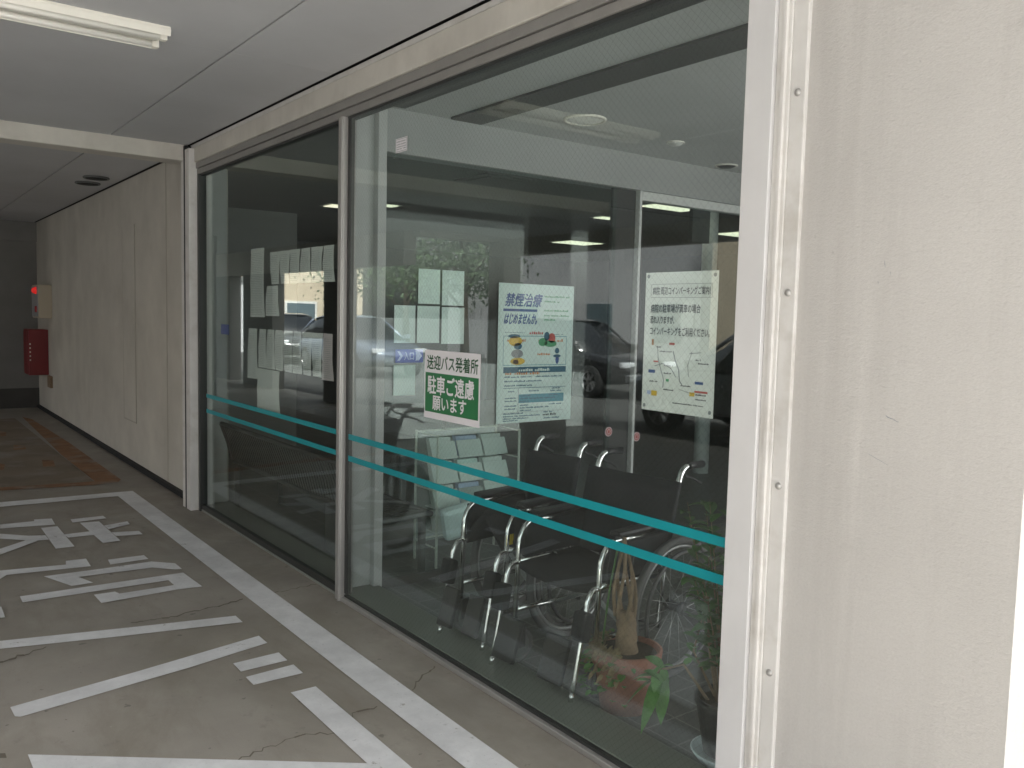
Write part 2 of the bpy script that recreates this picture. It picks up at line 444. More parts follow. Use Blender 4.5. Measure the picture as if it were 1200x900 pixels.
# far concrete wall with its access panel
wl = empty('concrete_wall', (0.03, 10, 0), label='long stained concrete wall beyond the glass front with a narrow access panel', cat='wall')
wb = MB(); wb.box(.0, .25, -3.38, 4.2, 0, CEIL)
wb.build('wall', MT['painted_concrete'], wl)
# access panel outline: thin raised rim
ap = MB(); y0, y1, z0, z1 = -1.56, -1.10, .43, 2.27
ap.box(-.004, .001, y0, y1, z0, z1); ap.build('access_panel', MT['painted_concrete'], wl)
gp = MB()
gp.box(-.0055, -.0005, y1, y1+.008, z0, z1).box(-.0055, -.0005, y0-.012, y0, z0, z1).box(-.0055, -.0005, y0-.012, y1+.008, z0-.012, z0)
gp.build('panel_joint', MT['wall_joint'], wl)
MB().box(-.004, .002, -2.62, -2.605, .02, CEIL).build('wall_joint', MT['wall_joint'], wl)
MB().box(-.03, .0, -3.38, 4.2, 0, .045).build('skirting', MT['dark_gap'], wl)
bw = empty('end_wall', (-1.3, 14.2, 0), label='unlit grey wall with dark base closing the far end of the parking', cat='wall')
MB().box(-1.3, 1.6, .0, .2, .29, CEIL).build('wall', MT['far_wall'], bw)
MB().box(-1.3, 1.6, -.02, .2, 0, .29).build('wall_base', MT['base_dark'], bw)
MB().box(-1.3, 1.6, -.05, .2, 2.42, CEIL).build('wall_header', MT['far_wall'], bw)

for (y0, y1, lab) in ((15.8, 17.4, 'concrete wall pier between two openings at the far side of the parking'), (18.2, 20.2, 'last concrete wall pier on the far side of the parking'), (12.7, 13.5, 'narrow concrete pier at the far side of the parking')):
    tag(MB().box(-4.42, -4.18, y0, y1, 0, 2.22).build('wall_pier', MT['far_wall']), lab, 'pier')
# rendered column at the right end
rc = empty('rendered_column', (0, 1.05, 0), label='wide cream rendered wall column with screwed white edge trim', cat='column')
MB().box(-.02, .26, -.29, .285, 0, 3.0).build('panel', MT['render'], rc)
for (y, z, ly, lz, wd, mt) in ((.0,1.28,.022,.006,.002,'ink_grey'), (-.01,1.275,.012,.004,.0015,'ink_grey'), (.06,1.19,-.05,-.02,.0007,'ink_grey'), (.045,1.64,.003,.012,.005,'ink_grey'), (.03,1.62,.002,.008,.004,'ink_grey'), (.06,1.60,.002,.006,.003,'ink_grey')):
    mb = MB(); n_ = 6
    for i in range(n_):
        t0, t1 = i/n_, (i+1)/n_; w0 = wd*random.uniform(.3,1); w1 = wd*random.uniform(.3,1)
        j0 = random.uniform(-.4,.4)*wd
        mb.quad((-.0206, y+ly*t0, z+lz*t0-w0+j0), (-.0206, y+ly*t1, z+lz*t1-w1+j0), (-.0206, y+ly*t1, z+lz*t1+w1+j0), (-.0206, y+ly*t0, z+lz*t0+w0+j0))
    mb.build('scuff', MT[mt], rc)
tr = MB(); tr.box(-.032, .0, .280, .325, 0, 2.9); tr.box(-.036, .0, .325, .368, 0, 2.9)
tr.build('edge_trim', MT['trim_paint'], rc, bevel=.003)
MB().box(-.044, .0, .336, .350, 0, 2.9).build('trim_bead', MT['trim_paint'], rc, bevel=.003)
for z in (.56, 1.07, 1.58, 2.09, 2.6):
    MB().lathe((-.033, .302, z), [(.0, -.007), (.006, -.006), (.009, -.002), (.010, .001)], 14, 'x').build('screw', MT['aluminium'], rc)
MB().box(-.050, .02, .368, .455, .0, 2.9).build('jamb', MT['jamb_paint'], rc, bevel=.002)

# ------------------------------------------------------------------ glass front
gf = empty('glass_storefront', (0, 4, 0), label='long two pane window wall with aluminium mullion and teal stripes', cat='window')
def P(name, mb, mt, bevel=0): 
    o = mb.build(name, MT[mt], gf, bevel=bevel); o.location = (0,-4,0); return o
P('glass_pane', MB().box(.0, .008, 1.50, 4.0, .028, 2.50), 'glass_wired')
P('glass_pane', MB().box(.012, .020, 4.05, 6.42, .04, 2.50), 'glass_plain')
hf = MB().box(-.02, .0, 1.45, 6.47, 2.518, 2.56).box(-.012, .05, 1.45, 6.47, 2.478, 2.514)
P('head_frame', hf, 'head_frame', .002)
P('head_gasket', MB().box(-.004, .04, 1.45, 6.45, 2.466, 2.480), 'dark_gasket')
P('mullion', MB().box(-.028, .045, 3.985, 4.045, .0, 2.478), 'aluminium', .004)
P('mullion_fin', MB().box(-.036, -.026, 3.990, 4.004, .0, 2.476), 'aluminium', .002)
P('mullion_gasket', MB().box(-.003, .02, 3.955, 3.985, .04, 2.478), 'dark_gasket')
P('mullion_gasket', MB().box(-.002, .03, 4.045, 4.06, .04, 2.478), 'dark_gasket')
P('sill_frame', MB().box(-.022, .004, 1.45, 4.02, .0, .022), 'aluminium', .003)
P('sill_frame', MB().box(-.004, .016, 4.03, 6.45, .0, .014), 'inner_sill', .002)
P('sill_gasket', MB().box(-.003, .018, 1.45, 3.99, .022, .032), 'dark_gasket')
P('sill_gasket', MB().box(.0, .03, 4.04, 6.45, .014, .05), 'dark_gasket')
P('inner_sill', MB().box(.021, .22, 1.45, 6.45, .0, .035), 'inner_sill', .003)
P('end_frame', MB().box(-.012, .05, 6.40, 6.465, .0, 2.478), 'head_frame', .002)
P('end_gasket', MB().box(-.014, .04, 6.375, 6.405, .0, 2.478), 'dark_gasket')
for z in (.868, .757):
    P('stripe', MB().box(-.0012, -.0004, 1.50, 3.955, z-.0145, z+.0145), 'teal')
    P('stripe', MB().box(.0108, .0116, 4.06, 6.30, z-.010, z+.018), 'teal')
tag(MB().box(-.03, .12, 1.46, 6.45, 2.562, 2.668).build('fascia_beam', MT['beam_paint'], bevel=.004), 'weathered cream beam running above the whole glass front', 'beam')
tag(MB().box(-.022, .12, 1.40, 6.6, 2.672, 2.698).build('ceiling_trim', MT['trim_paint'], bevel=.002), 'thin pale trim between the cream beam and the ceiling', 'trim')
pt = empty('corner_post', (-.04, 6.5, 0), label='pair of white vertical strips where the glass meets the concrete wall', cat='post')
MB().box(-.03, .05, .06, .12, .0, CEIL-.01).build('outer_strip', MT['trim_paint'], pt, bevel=.004)
MB().box(-.0275, .05, .0225, .0595, .0, CEIL-.01).build('groove', MT['dark_gap'], pt)
MB().box(-.03, .05, -.075, .022, .0, 2.66).build('inner_strip', MT['trim_paint'], pt, bevel=.004)

# ------------------------------------------------------------------ floor markings
def marking(name, polys, mt, z, label, cat='road marking', group=None):
    mb = MB()
    for i, p in enumerate(polys): mb.poly(p, z + i*.0004)
    o = mb.build(name, MT[mt]); 
    for pl in o.data.polygons: pass
    return tag(o, label, cat, group)
marking('bay_line', [[(-.26,.6),(-.26,7.36),(-1.9,7.45),(-3.2,7.52),(-3.2,7.35),(-1.9,7.27),(-.405,7.205),(-.405,.6)]], 'road_paint', .004,
        'broad white bay outline running beside the glass front', 'bay line')
marking('painted_character', [
  [(-1.272,6.650),(-1.068,6.639),(-1.062,6.694),(-0.956,6.661),(-0.965,6.463),(-1.285,6.530)],
  [(-1.059,6.410),(-0.961,6.404),(-0.960,5.803),(-1.064,5.806)],
  [(-1.477,6.542),(-1.301,6.375),(-1.157,6.226),(-1.065,6.185),(-1.064,6.058),(-1.146,6.070),(-1.315,6.240),(-1.488,6.396)],
  [(-1.471,5.878),(-1.344,5.974),(-1.171,6.124),(-1.128,6.059),(-1.359,5.831),(-1.483,5.733)],
  [(-0.965,6.141),(-0.801,6.144),(-0.802,6.030),(-0.955,6.043)],
  [(-0.854,6.559),(-0.644,6.560),(-0.640,6.469),(-0.858,6.454)],
  [(-0.820,6.423),(-0.702,6.397),(-0.695,5.790),(-0.799,5.790)],
  [(-0.699,6.252),(-0.539,6.298),(-0.545,6.206),(-0.695,6.132)],
  [(-0.697,6.038),(-0.539,5.983),(-0.539,5.878),(-0.694,5.922)]], 'road_paint', .004,
  'white painted character with crossed strokes nearest the far bay line', group='white characters painted in the bay')
marking('painted_character', [
  [(-1.503,5.499),(-1.396,5.481),(-1.073,5.412),(-1.060,5.494),(-0.954,5.483),(-0.961,5.304),(-1.375,5.372),(-1.414,5.307),(-1.523,5.271)],
  [(-0.852,5.390),(-0.653,5.379),(-0.651,5.283),(-0.862,5.279)],
  [(-1.213,5.234),(-0.917,5.217),(-0.651,5.217),(-0.545,5.107),(-0.544,4.972),(-0.579,4.983),(-0.677,5.089),(-0.938,5.114),(-1.058,5.122),(-1.012,4.972),(-1.118,4.972)],
  [(-1.366,4.927),(-0.806,4.907),(-0.559,4.898),(-0.545,4.592),(-0.675,4.613),(-0.960,4.602),(-1.046,4.600),(-1.051,4.756),(-0.950,4.750),(-0.938,4.704),(-0.664,4.697),(-0.666,4.799),(-0.915,4.808),(-1.367,4.819)],
  [(-1.535,4.853),(-1.462,4.805),(-1.465,4.625),(-1.554,4.652)]], 'road_paint', .004,
  'white painted character with hooked loop stroke in the middle of the bay', group='white characters painted in the bay')
marking('painted_character', [
  [(-1.707,4.363),(-1.520,4.310),(-0.981,4.165),(-0.548,4.059),(-0.549,3.954),(-1.074,4.081),(-1.530,4.208),(-1.714,4.265)],
  [(-1.566,3.560),(-1.106,3.635),(-0.549,3.744),(-0.548,3.640),(-0.923,3.557),(-1.132,3.524),(-1.546,3.453),(-1.562,3.469)],
  [(-0.752,3.499),(-0.548,3.507),(-0.550,3.404),(-0.754,3.400)],
  [(-0.756,3.336),(-0.546,3.348),(-0.547,3.244),(-0.756,3.246)]], 'road_paint', .004,
  'white painted character of two long slanted bars and two short dashes', group='white characters painted in the bay')
marking('painted_character', [
  [(-0.660,3.101),(-0.556,3.099),(-0.551,2.361),(-0.551,2.10),(-1.56,2.87),(-1.563,3.142),(-0.660,2.455)]], 'road_paint', .004,
  'white painted V shaped character nearest the viewer', group='white characters painted in the bay')
marking('orange_bay_marking', [
  [(-0.341,13.024),(-0.269,12.690),(-0.227,10.336),(-0.231,7.900),(-0.274,7.797),(-0.434,7.921),(-0.434,9.506)],
  [(-3.2,8.2),(-1.209,8.068),(-1.127,8.020),(-0.425,7.916),(-0.274,7.797),(-0.466,7.755),(-1.141,7.886),(-1.224,7.906),(-3.2,8.05)],
  [(-0.642,9.286),(-0.553,9.237),(-0.595,8.833),(-0.694,8.851)],
  [(-0.742,11.658),(-0.695,11.515),(-0.731,11.188),(-0.794,11.165)],
  [(-0.749,10.411),(-0.657,10.314),(-0.676,10.039),(-0.791,10.055)],
  [(-0.997,9.246),(-0.967,9.154),(-1.010,8.849),(-1.041,8.831)]], 'orange_paint', .004,
  'worn orange bay outline on the dark floor beside the concrete wall', 'bay line')
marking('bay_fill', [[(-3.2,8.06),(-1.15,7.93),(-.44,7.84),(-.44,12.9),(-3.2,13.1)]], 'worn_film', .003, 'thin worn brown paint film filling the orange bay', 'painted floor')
# hairline cracks in the slab
def crack(pts, wd, z=.0025):
    mb = MB(); pts2 = []
    for a, b in zip(pts, pts[1:]):
        n_ = max(2, int(math.hypot(b[0]-a[0], b[1]-a[1])/.02))
        for i in range(n_):
            t = i/n_; pts2.append((a[0]+(b[0]-a[0])*t+random.uniform(-.006,.006), a[1]+(b[1]-a[1])*t+random.uniform(-.012,.012)))
    for a, b in zip(pts2, pts2[1:]):
        w1 = wd*random.uniform(.35,1.2)
        mb.quad((a[0],a[1]-w1,z),(b[0],b[1]-w1,z),(b[0],b[1]+w1,z),(a[0],a[1]+w1,z))
    return mb
ck = MB()
for pts, wd in (([(-1.9,3.93),(-1.55,4.05),(-1.34,4.13)], .009), ([(-.99,4.23),(-.81,4.21),(-.69,4.24),(-.6,4.24),(-.41,4.28)], .007), ([(-.36,4.28),(-.2,4.3),(-.0,4.31)], .004),
                ([(-1.0,2.72),(-.84,2.75),(-.74,2.75),(-.68,2.72),(-.6,2.7)], .005), ([(-.56,2.76),(-.54,2.8),(-.47,2.81),(-.41,2.8)], .0055), ([(-.25,2.86),(-.16,2.95),(-.03,3.02)], .005),
                ([(-2.0,3.35),(-1.75,3.25),(-1.6,3.16)], .02)):
    c_ = crack(pts, wd); ck.add(c_.v, c_.f)
tag(ck.build('floor_cracks', MT['crack']), kind='structure')

# ------------------------------------------------------------------ ceiling fittings outside
fl = empty('ceiling_light', (-1.5, 4.02, CEIL), label='unlit white twin tube fluorescent fitting on the parking ceiling', cat='ceiling light')
L0, L1 = -.62, .62
MB().box(L0, L1, -.13, .13, -.012, 0).build('housing', MT['fixture_white'], fl, bevel=.003)
for yy in (-.118, .118): MB().obox((0, yy, -.022), (.62, 0, 0), (0, .010, .004), (0, -.006, .012)).build('reflector', MT['fixture_white'], fl)
MB().obox((0, 0, -.020), (.60, 0, 0), (0, .022, 0), (0, 0, .010)).build('spine', MT['fixture_white'], fl, bevel=.004)
for yy in (-.066, .066):
    MB().tube([(L0+.03, yy, -.031), (L1-.03, yy, -.031)], .0145, 12).build('lamp_tube', MT['tube_white'], fl)
    for xx in (L0+.016, L1-.016): MB().box(xx-.014, xx+.014, yy-.018, yy+.018, -.046, -.012).build('lamp_holder', MT['fixture_white'], fl, bevel=.003)
for i, (x, y) in enumerate(((-.215, 9.2), (-.225, 8.76))):
    v = empty('ceiling_vent', (x, y, CEIL), label=('small dark round vent in far ceiling, farther of two', 'larger dark round vent in far ceiling beside the concrete wall')[i], cat='vent')
    MB().lathe((0,0,0), [(.0,-.02),(.09,-.02),(.095,-.012),(.11,0)], 24).build('cover', MT['dark_gap'], v)
    MB().torus((0,0,-.008), .105, .01, 'z', 28, 6).build('rim', MT['grille'], v)

al = empty('fire_alarm_box', (.03, 13.2, 1.33), label='beige fire alarm box with red lamp on the concrete wall', cat='alarm box')
MB().box(-.16, 0, -.25, .3, 0, .45).build('body', MT['alarm_beige'], al, bevel=.008)
MB().box(-.168, -.158, -.22, .28, .02, .43).build('front_plate', MT['alarm_grey'], al)
MB().lathe((-.168, -.12, .37), [(.0,-.06),(.03,-.05),(.045,-.02),(.05,.0)], 20, 'x').build('lamp', MT['lamp_red'], al)
MB().lathe((-.168, -.12, .12), [(.0,-.02),(.04,-.02),(.045,.0)], 20, 'x').build('push_button', MT['alarm_red'], al)
rb = empty('extinguisher_box', (.03, 13.45, .54), label='red metal extinguisher box jutting from the concrete wall', cat='extinguisher box')
MB().box(-.24, 0, -.15, .3, 0, .63).build('body', MT['box_red'], rb, bevel=.008)
MB().box(-.248, -.238, -.12, .27, .03, .6).build('door', MT['box_red'], rb, bevel=.003)
for k in range(5): MB().box(-.232, -.216, -.152, -.149, .42-.055*k, .44-.055*k).build('lettering', MT['fixture_white'], rb)
tag(MB().box(-.0, .032, 13.0, 13.25, .38, .54).build('outlet_plate', MT['bark'], bevel=.004), 'small brown plate low on the concrete wall below the alarm', 'plate')

# ------------------------------------------------------------------ printed matter
_tc = {}
def text_geo(s, bold=0.0):
    k = (s, bold)
    if k in _tc: return _tc[k]
    c = bpy.data.curves.new('t', 'FONT'); c.body = s; c.size = 1; c.offset = bold; c.resolution_u = 4
    o = bpy.data.objects.new('t', c); COL.objects.link(o)
    dg = bpy.context.evaluated_depsgraph_get(); dg.update()
    me = bpy.data.meshes.new_from_object(o.evaluated_get(dg))
    vs = [tuple(v.co[:2]) for v in me.vertices]; fs = [tuple(p.vertices) for p in me.polygons]
    bpy.data.objects.remove(o); bpy.data.curves.remove(c); bpy.data.meshes.remove(me)
    x0 = min(v[0] for v in vs); x1 = max(v[0] for v in vs); y0 = min(v[1] for v in vs); y1 = max(v[1] for v in vs)
    vs = [((x-x0)/(x1-x0), (y-y0)/(y1-y0)) for x, y in vs]
    _tc[k] = (vs, fs); return _tc[k]

class Sheet:
    """flat printed thing: u to the right, v up, metres, origin bottom left; d = height off the sheet"""
    def __init__(s, root, w, h, uvec):
        s.root = root; s.w = w; s.h = h; s.u = Vector(uvec); s.n = s.u.cross(Vector((0,0,1)))
        s.layers = {}; s.k = 0; s.hold = False
    def pt(s, u, v, d): return s.u*u + Vector((0,0,v)) + s.n*d
    def mb(s, name, mt):
        if name.endswith('lettering'): return s.layers.setdefault((name, mt, 0), MB())
        if s.hold: return s.layers.setdefault((name, mt, s.k), MB())
        s.k += 1
        return s.layers.setdefault((name, mt, s.k), MB())
    def rect(s, name, mt, u0, v0, u1, v1, d=.0006):
        s.mb(name, mt).quad(s.pt(u0,v0,d), s.pt(u1,v0,d), s.pt(u1,v1,d), s.pt(u0,v1,d))
    def frame(s, name, mt, u0, v0, u1, v1, t, d=.0006):
        s.k += 1; s.hold = True
        s.rect(name, mt, u0, v0, u1, v0+t, d); s.rect(name, mt, u0, v1-t, u1, v1, d)
        s.rect(name, mt, u0, v0+t, u0+t, v1-t, d); s.rect(name, mt, u1-t, v0+t, u1, v1-t, d); s.hold = False
    def disc(s, name, mt, u, v, ru, rv, d=.0007, n=18):
        s.mb(name, mt).add([s.pt(u+ru*math.cos(2*math.pi*k/n), v+rv*math.sin(2*math.pi*k/n), d) for k in range(n)], [tuple(range(n))])
    def text(s, name, mt, st, u0, v0, u1, v1, bold=.0, shear=0, d=.0008):
        vs, fs = text_geo(st, 0)
        q = bold*(v1-v0)*.9
        offs = [(0,0)] if not bold else [(-q,0),(q,0),(0,q),(0,-q)]
        s.k += 1; s.hold = True
        for k, (du, dv) in enumerate(offs):
            s.mb(name, mt).add([s.pt(u0+(u1-u0)*a+shear*(v1-v0)*b+du, v0+(v1-v0)*b+dv, d+k*.00012) for a, b in vs], fs)
        s.hold = False
    def marks(s, name, mt, u0, u1, v, h, d=.0006, gap=.25):
        u = u0
        while u < u1:
            wd = random.uniform(2.5, 9)*h
            e = min(u1, u+wd)
            # an unreadable run of print: uneven blobs along the line
            x = u
            while x < e:
                bw_ = h*random.uniform(.45,.9); hh = h*random.uniform(.55,1)
                s.rect(name, mt, x, v, min(e, x+bw_), v+hh, d); x += bw_ + h*random.uniform(.12,.35)
            u = e + h*random.uniform(.2,1.2) + (h*2 if random.random() < gap*.4 else 0)
    def sheet(s, mt, thick=.0008, wave=0, name='sheet'):
        nu, nv = (10, 14) if wave else (1, 1)
        mb = MB(); ph = random.uniform(0, 6)
        for side in (0, -thick):
            vs = []; 
            for j in range(nv+1):
                for i in range(nu+1):
                    a, b = i/nu, j/nv
                    dd = side - (wave*(.5+.5*math.sin(3*a+4*b+ph))*(abs(b-.5)*2) if wave else 0)
                    vs.append(s.pt(s.w*a, s.h*b, dd))
            fs = [(j*(nu+1)+i, j*(nu+1)+i+1, (j+1)*(nu+1)+i+1, (j+1)*(nu+1)+i) for j in range(nv) for i in range(nu)]
            mb.add(vs, fs, bool(wave))
        mb.build(name, MT[mt], s.root, recalc=False)
    def done(s):
        for (name, mt, _), mb in s.layers.items(): mb.build(name, MT[mt], s.root, recalc=False)

# bus stop notice on the outside of the wired pane (A3 landscape)
bs = empty('bus_stop_sign', (-.0035, 3.21, 1.052), label='green and white parking notice stuck on the wired glass', cat='sign')
S = Sheet(bs, .425, .297, (0,-1,0)); S.sheet('sign_white', .002)
W, H = S.w, S.h
S.rect('green_panel', 'sign_green', .008, .028, W-.008, H-.098)
S.text('lettering', 'ink_dark_green', '送迎バス発着所', .020, H-.083, W-.014, H-.022, .022)
S.text('white_lettering', 'sign_white', '駐車ご遠慮', .028, .108, W-.040, .186, .026)
S.text('white_lettering', 'sign_white', '願います', .070, .040, W-.095, .100, .026)
S.done()

# parking guide poster inside the wired pane (A3 portrait)
pp = empty('parking_guide_poster', (.0112, 1.905, 1.218), label='white parking guide poster with small map behind wired glass', cat='poster')
S = Sheet(pp, .288, .430, (0,-1,0)); S.sheet('paper', .001, .0)
W, H = S.w, S.h
S.frame('title_box', 'ink_grey', .024, H-.078, W-.020, H-.036, .0012)
S.text('title', 'ink_black', '病院 周辺コインパーキングご案内！', .032, H-.069, W-.026, H-.045, .008)
S.text('title', 'ink_black', '病院の駐車場が満車の場合', .026, H-.124, W-.062, H-.098, .014)
S.text('title', 'ink_black', '恐れ入りますが、', .026, H-.158, .125, H-.134, .014)
S.text('title', 'ink_black', 'コインパーキングをご利用ください。', .026, H-.194, W-.024, H-.168, .010)
def line(name, mt, pts, t):
    S.k += 1; S.hold = True
    for (a, b), (c, d) in zip(pts, pts[1:]):
        L = math.hypot(c-a, d-b); nx, ny = -(d-b)/L*t/2, (c-a)/L*t/2
        S.mb(name, mt).quad(S.pt(a+nx,b+ny,.0006), S.pt(c+nx,d+ny,.0006), S.pt(c-nx,d-ny,.0006), S.pt(a-nx,b-ny,.0006))
    S.hold = False
line('map_road', 'ink_grey', [(.125,.19),(.135,.16),(.150,.135),(.155,.10),(.165,.09)], .004)
line('map_road', 'ink_grey', [(.05,.14),(.085,.15),(.12,.135),(.14,.11)], .0025)
line('map_road', 'ink_grey', [(.06,.20),(.065,.16),(.09,.10),(.088,.075)], .003)
line('map_road', 'ink_grey', [(.20,.19),(.185,.15),(.19,.115)], .002)
line('map_road', 'ink_grey', [(.19,.185),(.235,.19)], .002)
line('map_road', 'ink_grey', [(.155,.075),(.19,.068),(.21,.066)], .0015)
for (u, v, a, b, c) in ((.035,.205,.008,.018,'ink_orange'),(.108,.208,.022,.007,'ink_red'),(.045,.152,.02,.005,'ink_red'),(.025,.118,.028,.010,'ink_blue'),(.022,.05,.016,.012,'pale_blue'),
                        (.040,.047,.024,.016,'ink_yellow'),(.215,.095,.032,.008,'ink_blue'),(.196,.058,.02,.012,'ink_yellow'),(.10,.095,.012,.008,'ink_green'),(.215,.07,.05,.006,'ink_red')):
    S.rect('map_symbol', c, u, v, u+a, v+b)
for (u, v, l) in ((.07,.185,.05),(.09,.142,.035),(.09,.118,.03),(.03,.09,.035),(.225,.155,.04),(.215,.165,.02),(.16,.085,.04),(.22,.062,.04),(.22,.048,.04),(.09,.068,.04),(.055,.198,.02),(.13,.03,.12)):
    S.marks('map_lettering', 'ink_black', u, u+l, v, .0045)
for (u, v) in ((.012,.014),(W-.012,.016),(W-.012,H-.012),(.012,H-.012)): S.disc('tack', 'ink_grey', u, v, .006, .006)
S.done()

# big pale green poster on the inner partition (A1)
gp_ = empty('clinic_poster', (.995, 4.044, .866), label='large pale green clinic poster on inner glass partition', cat='poster')
S = Sheet(gp_, .580, .832, (1,0,0)); S.sheet('paper_green', .001, 0)
W, H = S.w, S.h
S.text('title', 'ink_blue', '禁煙治療', .045, H-.135, .315, H-.058, .03, .22)
S.rect('title_rule', 'ink_blue', .035, H-.165, .29, H-.150)
S.text('title', 'ink_blue', 'はじめませんか。', .040, H-.240, .285, H-.178, .03, .22)
for i, v in enumerate((.075,.105,.16,.19,.215)): S.marks('small_lettering', 'ink_green', .345, .345+(.2,.12,.19,.2,.09)[i], H-v, .011)
S.marks('heading_lettering', 'ink_red', .235, .345, H-.300, .018)
S.marks('rule_lettering', 'ink_navy', .05, .20, H-.292, .004); S.marks('rule_lettering', 'ink_navy', .38, .50, H-.302, .004)
S.frame('picture_frame', 'ink_teal', .04, .345, W-.05, H-.31, .003)
S.marks('heading_lettering', 'ink_orange', .07, .25, H-.345, .017); S.marks('heading_lettering', 'ink_orange', .305, .50, H-.345, .017)
S.marks('small_lettering', 'ink_orange', .33, .45, H-.365, .010)
S.marks('heading_lettering', 'ink_orange', .06, .32, H-.565+.022, .017); S.marks('heading_lettering', 'ink_orange', .30, .40, .405, .015)
for (u, v, a, b, c) in ((.13,.40,.05,.03,'ink_yellow'),(.12,.43,.045,.012,'ink_navy'),(.34,.395,.035,.025,'ink_green'),(.37,.43,.022,.028,'ink_navy'),(.41,.42,.028,.030,'ink_red'),(.40,.385,.05,.02,'ink_green'),
                        (.15,.385-.10+.085,.03,.02,'ink_navy')):
    S.disc('picture', c, u, v+.09, a, b)
for (u, v, a, b, c) in ((.145,.415,.045,.026,'ink_grey'),(.15,.370,.055,.022,'ink_yellow'),(.135,.366,.022,.014,'ink_red'),(.455,.432,.018,.018,'ink_navy'),(.455,.400,.030,.010,'ink_navy'),(.457,.378,.014,.028,'ink_blue')):
    S.disc('picture', c, u, v, a, b, .0009)
S.rect('blue_bar', 'ink_navy', .045, .300, W-.05, .336)
S.marks('bar_lettering', 'paper_green', .16, .40, .309, .018, .0012)
for v, e in ((.272,.50),(.246,.34),(.220,.28)): S.marks('small_lettering', 'ink_navy', .055, e, v, .010)
S.rect('rule', 'ink_navy', .045, .208, W-.05, .211)
S.rect('table', 'ink_teal', .165, .118, W-.062, .170)
S.rect('table', 'ink_grey', .160, .05, .163, .205); S.rect('table', 'ink_grey', .045, .062, W-.06, .0635)
for u0, u1, v in ((.085,.13,.185),(.24,.32,.185),(.42,.49,.198),(.41,.50,.182),(.06,.15,.145),(.06,.15,.128),(.06,.15,.098),(.06,.15,.08),(.175,.24,.10),(.175,.40,.084),(.175,.26,.068),(.40,.50,.10),(.05,.2,.052),(.05,.33,.036),(.05,.24,.022),(.05,.16,.010),(.36,.43,.052)):
    S.marks('small_lettering', 'ink_navy', u0, u1, v, .0095)
for u0, u1, v in ((.175,.26,.157),(.40,.47,.157),(.175,.45,.140),(.175,.24,.123)): S.marks('table_lettering', 'ink_navy', u0, u1, v, .0095, .0012)
S.marks('dark_lettering', 'ink_black', .355, .46, .034, .014); S.marks('small_lettering', 'ink_navy', .36, .49, .014, .010)
S.done()

# blue entrance arrow on the partition
es = empty('entrance_arrow_sign', (.315, 4.042, 1.238), label='blue entrance arrow sticker left of the green parking notice', cat='sign')
S = Sheet(es, .205, .080, (1,0,0)); es.scale = (.84, 1, .9); S.sheet('entrance_blue', .001)
S.text('lettering', 'pale_blue', '入口', .062, .016, .135, .064, .02)
for x in (.012, .145):
    S.mb('arrow', 'pale_blue').add([S.pt(*p, .0007) for p in ((x,.068),(x+.018,.068),(x+.042,.04),(x+.018,.012),(x,.012),(x+.022,.04))], [(0,1,2,5),(5,2,3,4)])
S.mb('arrow', 'pale_blue').add([S.pt(*p, .0009) for p in ((.150,.058),(.168,.058),(.168,.072),(.198,.04),(.168,.008),(.168,.022),(.150,.022))], [(0,1,5,6),(2,3,4)])
S.done()
tag(MB().box(.03,.034,5.87,6.03,1.33,1.40).build('blue_sticker', MT['entrance_blue']), 'small square blue sticker on the far glass pane', 'sticker')

# white label in the pane's upper corner
wlb = empty('window_label', (-.002, 3.50, 2.232), label='small white lined label in the top corner of the wired pane', cat='label')
S = Sheet(wlb, .105, .062, (0,-1,0)); S.sheet('sign_white', .0006)
S.frame('print', 'ink_grey', .003,.003,.102,.059,.002)
for v in (.012,.022,.033,.045): S.marks('lettering', 'ink_grey', .01, .095, v, .005)
S.done()

# door stickers
for i, (x, z) in enumerate(((1.905,.765),(2.165,.715))):
    st = empty('door_sticker', (x, 4.038, z), label=('round pink sticker on the dark sliding door frame', 'round pink sticker on the clear door right of the stile')[i], cat='sticker', group='pink stickers on the inner doors')
    MB().lathe((0,0,0), [(.0,-.001),(.032,-.001),(.032,.001),(.0,.001)], 24, 'y').build('disc', MT['pink_sticker'], st)
    MB().torus((0,-.002,0), .020, .003, 'y', 24, 5).build('ring', MT['ink_red'], st)
    MB().box(-.008,.008,-.003,-.001,-.010,.010).build('emblem', MT['ink_red'], st)

# notices hung on the inside of the far pane
def notice(y1, y0, zt1, zt0, zb, mt, label, lines=True, x=.036, group=None):
    o = empty('paper_notice', (x, y1, zb), label=label, cat='notice', group=group)
    S = Sheet(o, y1-y0, zt1-zb, (0,-1,0)); S.sheet(mt, .0008, .010)
    if lines:
        for k in range(int((zt1-zb-.03)/.011)): S.marks('lettering', 'ink_grey', .01, (y1-y0)-.012, .015+.011*k, .0032, .0045, gap=.6)
    S.done(); return o
ord_ = ['first','second','third','fourth','fifth','sixth','seventh','eighth']
yy = [5.13-(5.13-4.22)*k/6 for k in range(7)]
for k in range(6):
    notice(yy[k]-.006, yy[k+1]+.006, 1.86, 1.86, 1.665, 'paper', ord_[k]+' small white notice from left in the upper row', group='upper row of notices in the far pane')
notice(5.47, 5.235, 1.895, 1.89, 1.46, 'paper', 'tall white notice left of the upper row of papers')
notice(5.20, 5.00, 1.655, 1.65, 1.47, 'paper', 'single white notice just under the upper row left end')
yl = [5.33-(5.33-4.23)*k/8 for k in range(9)]
for k in range(7):
    notice(yl[k]-.006, yl[k+1]+.006, 1.385, 1.385, 1.14-.0*k, 'paper', ord_[k]+' white notice from left in the lower row', group='lower row of notices in the far pane')
notice(yl[7]-.003, yl[8]+.003, 1.385, 1.385, 1.13, 'paper_pink', 'pink notice at the right end of the lower row')
notice(5.52, 5.35, 1.385, 1.385, 1.06, 'paper', 'long white notice hanging left of the lower row')
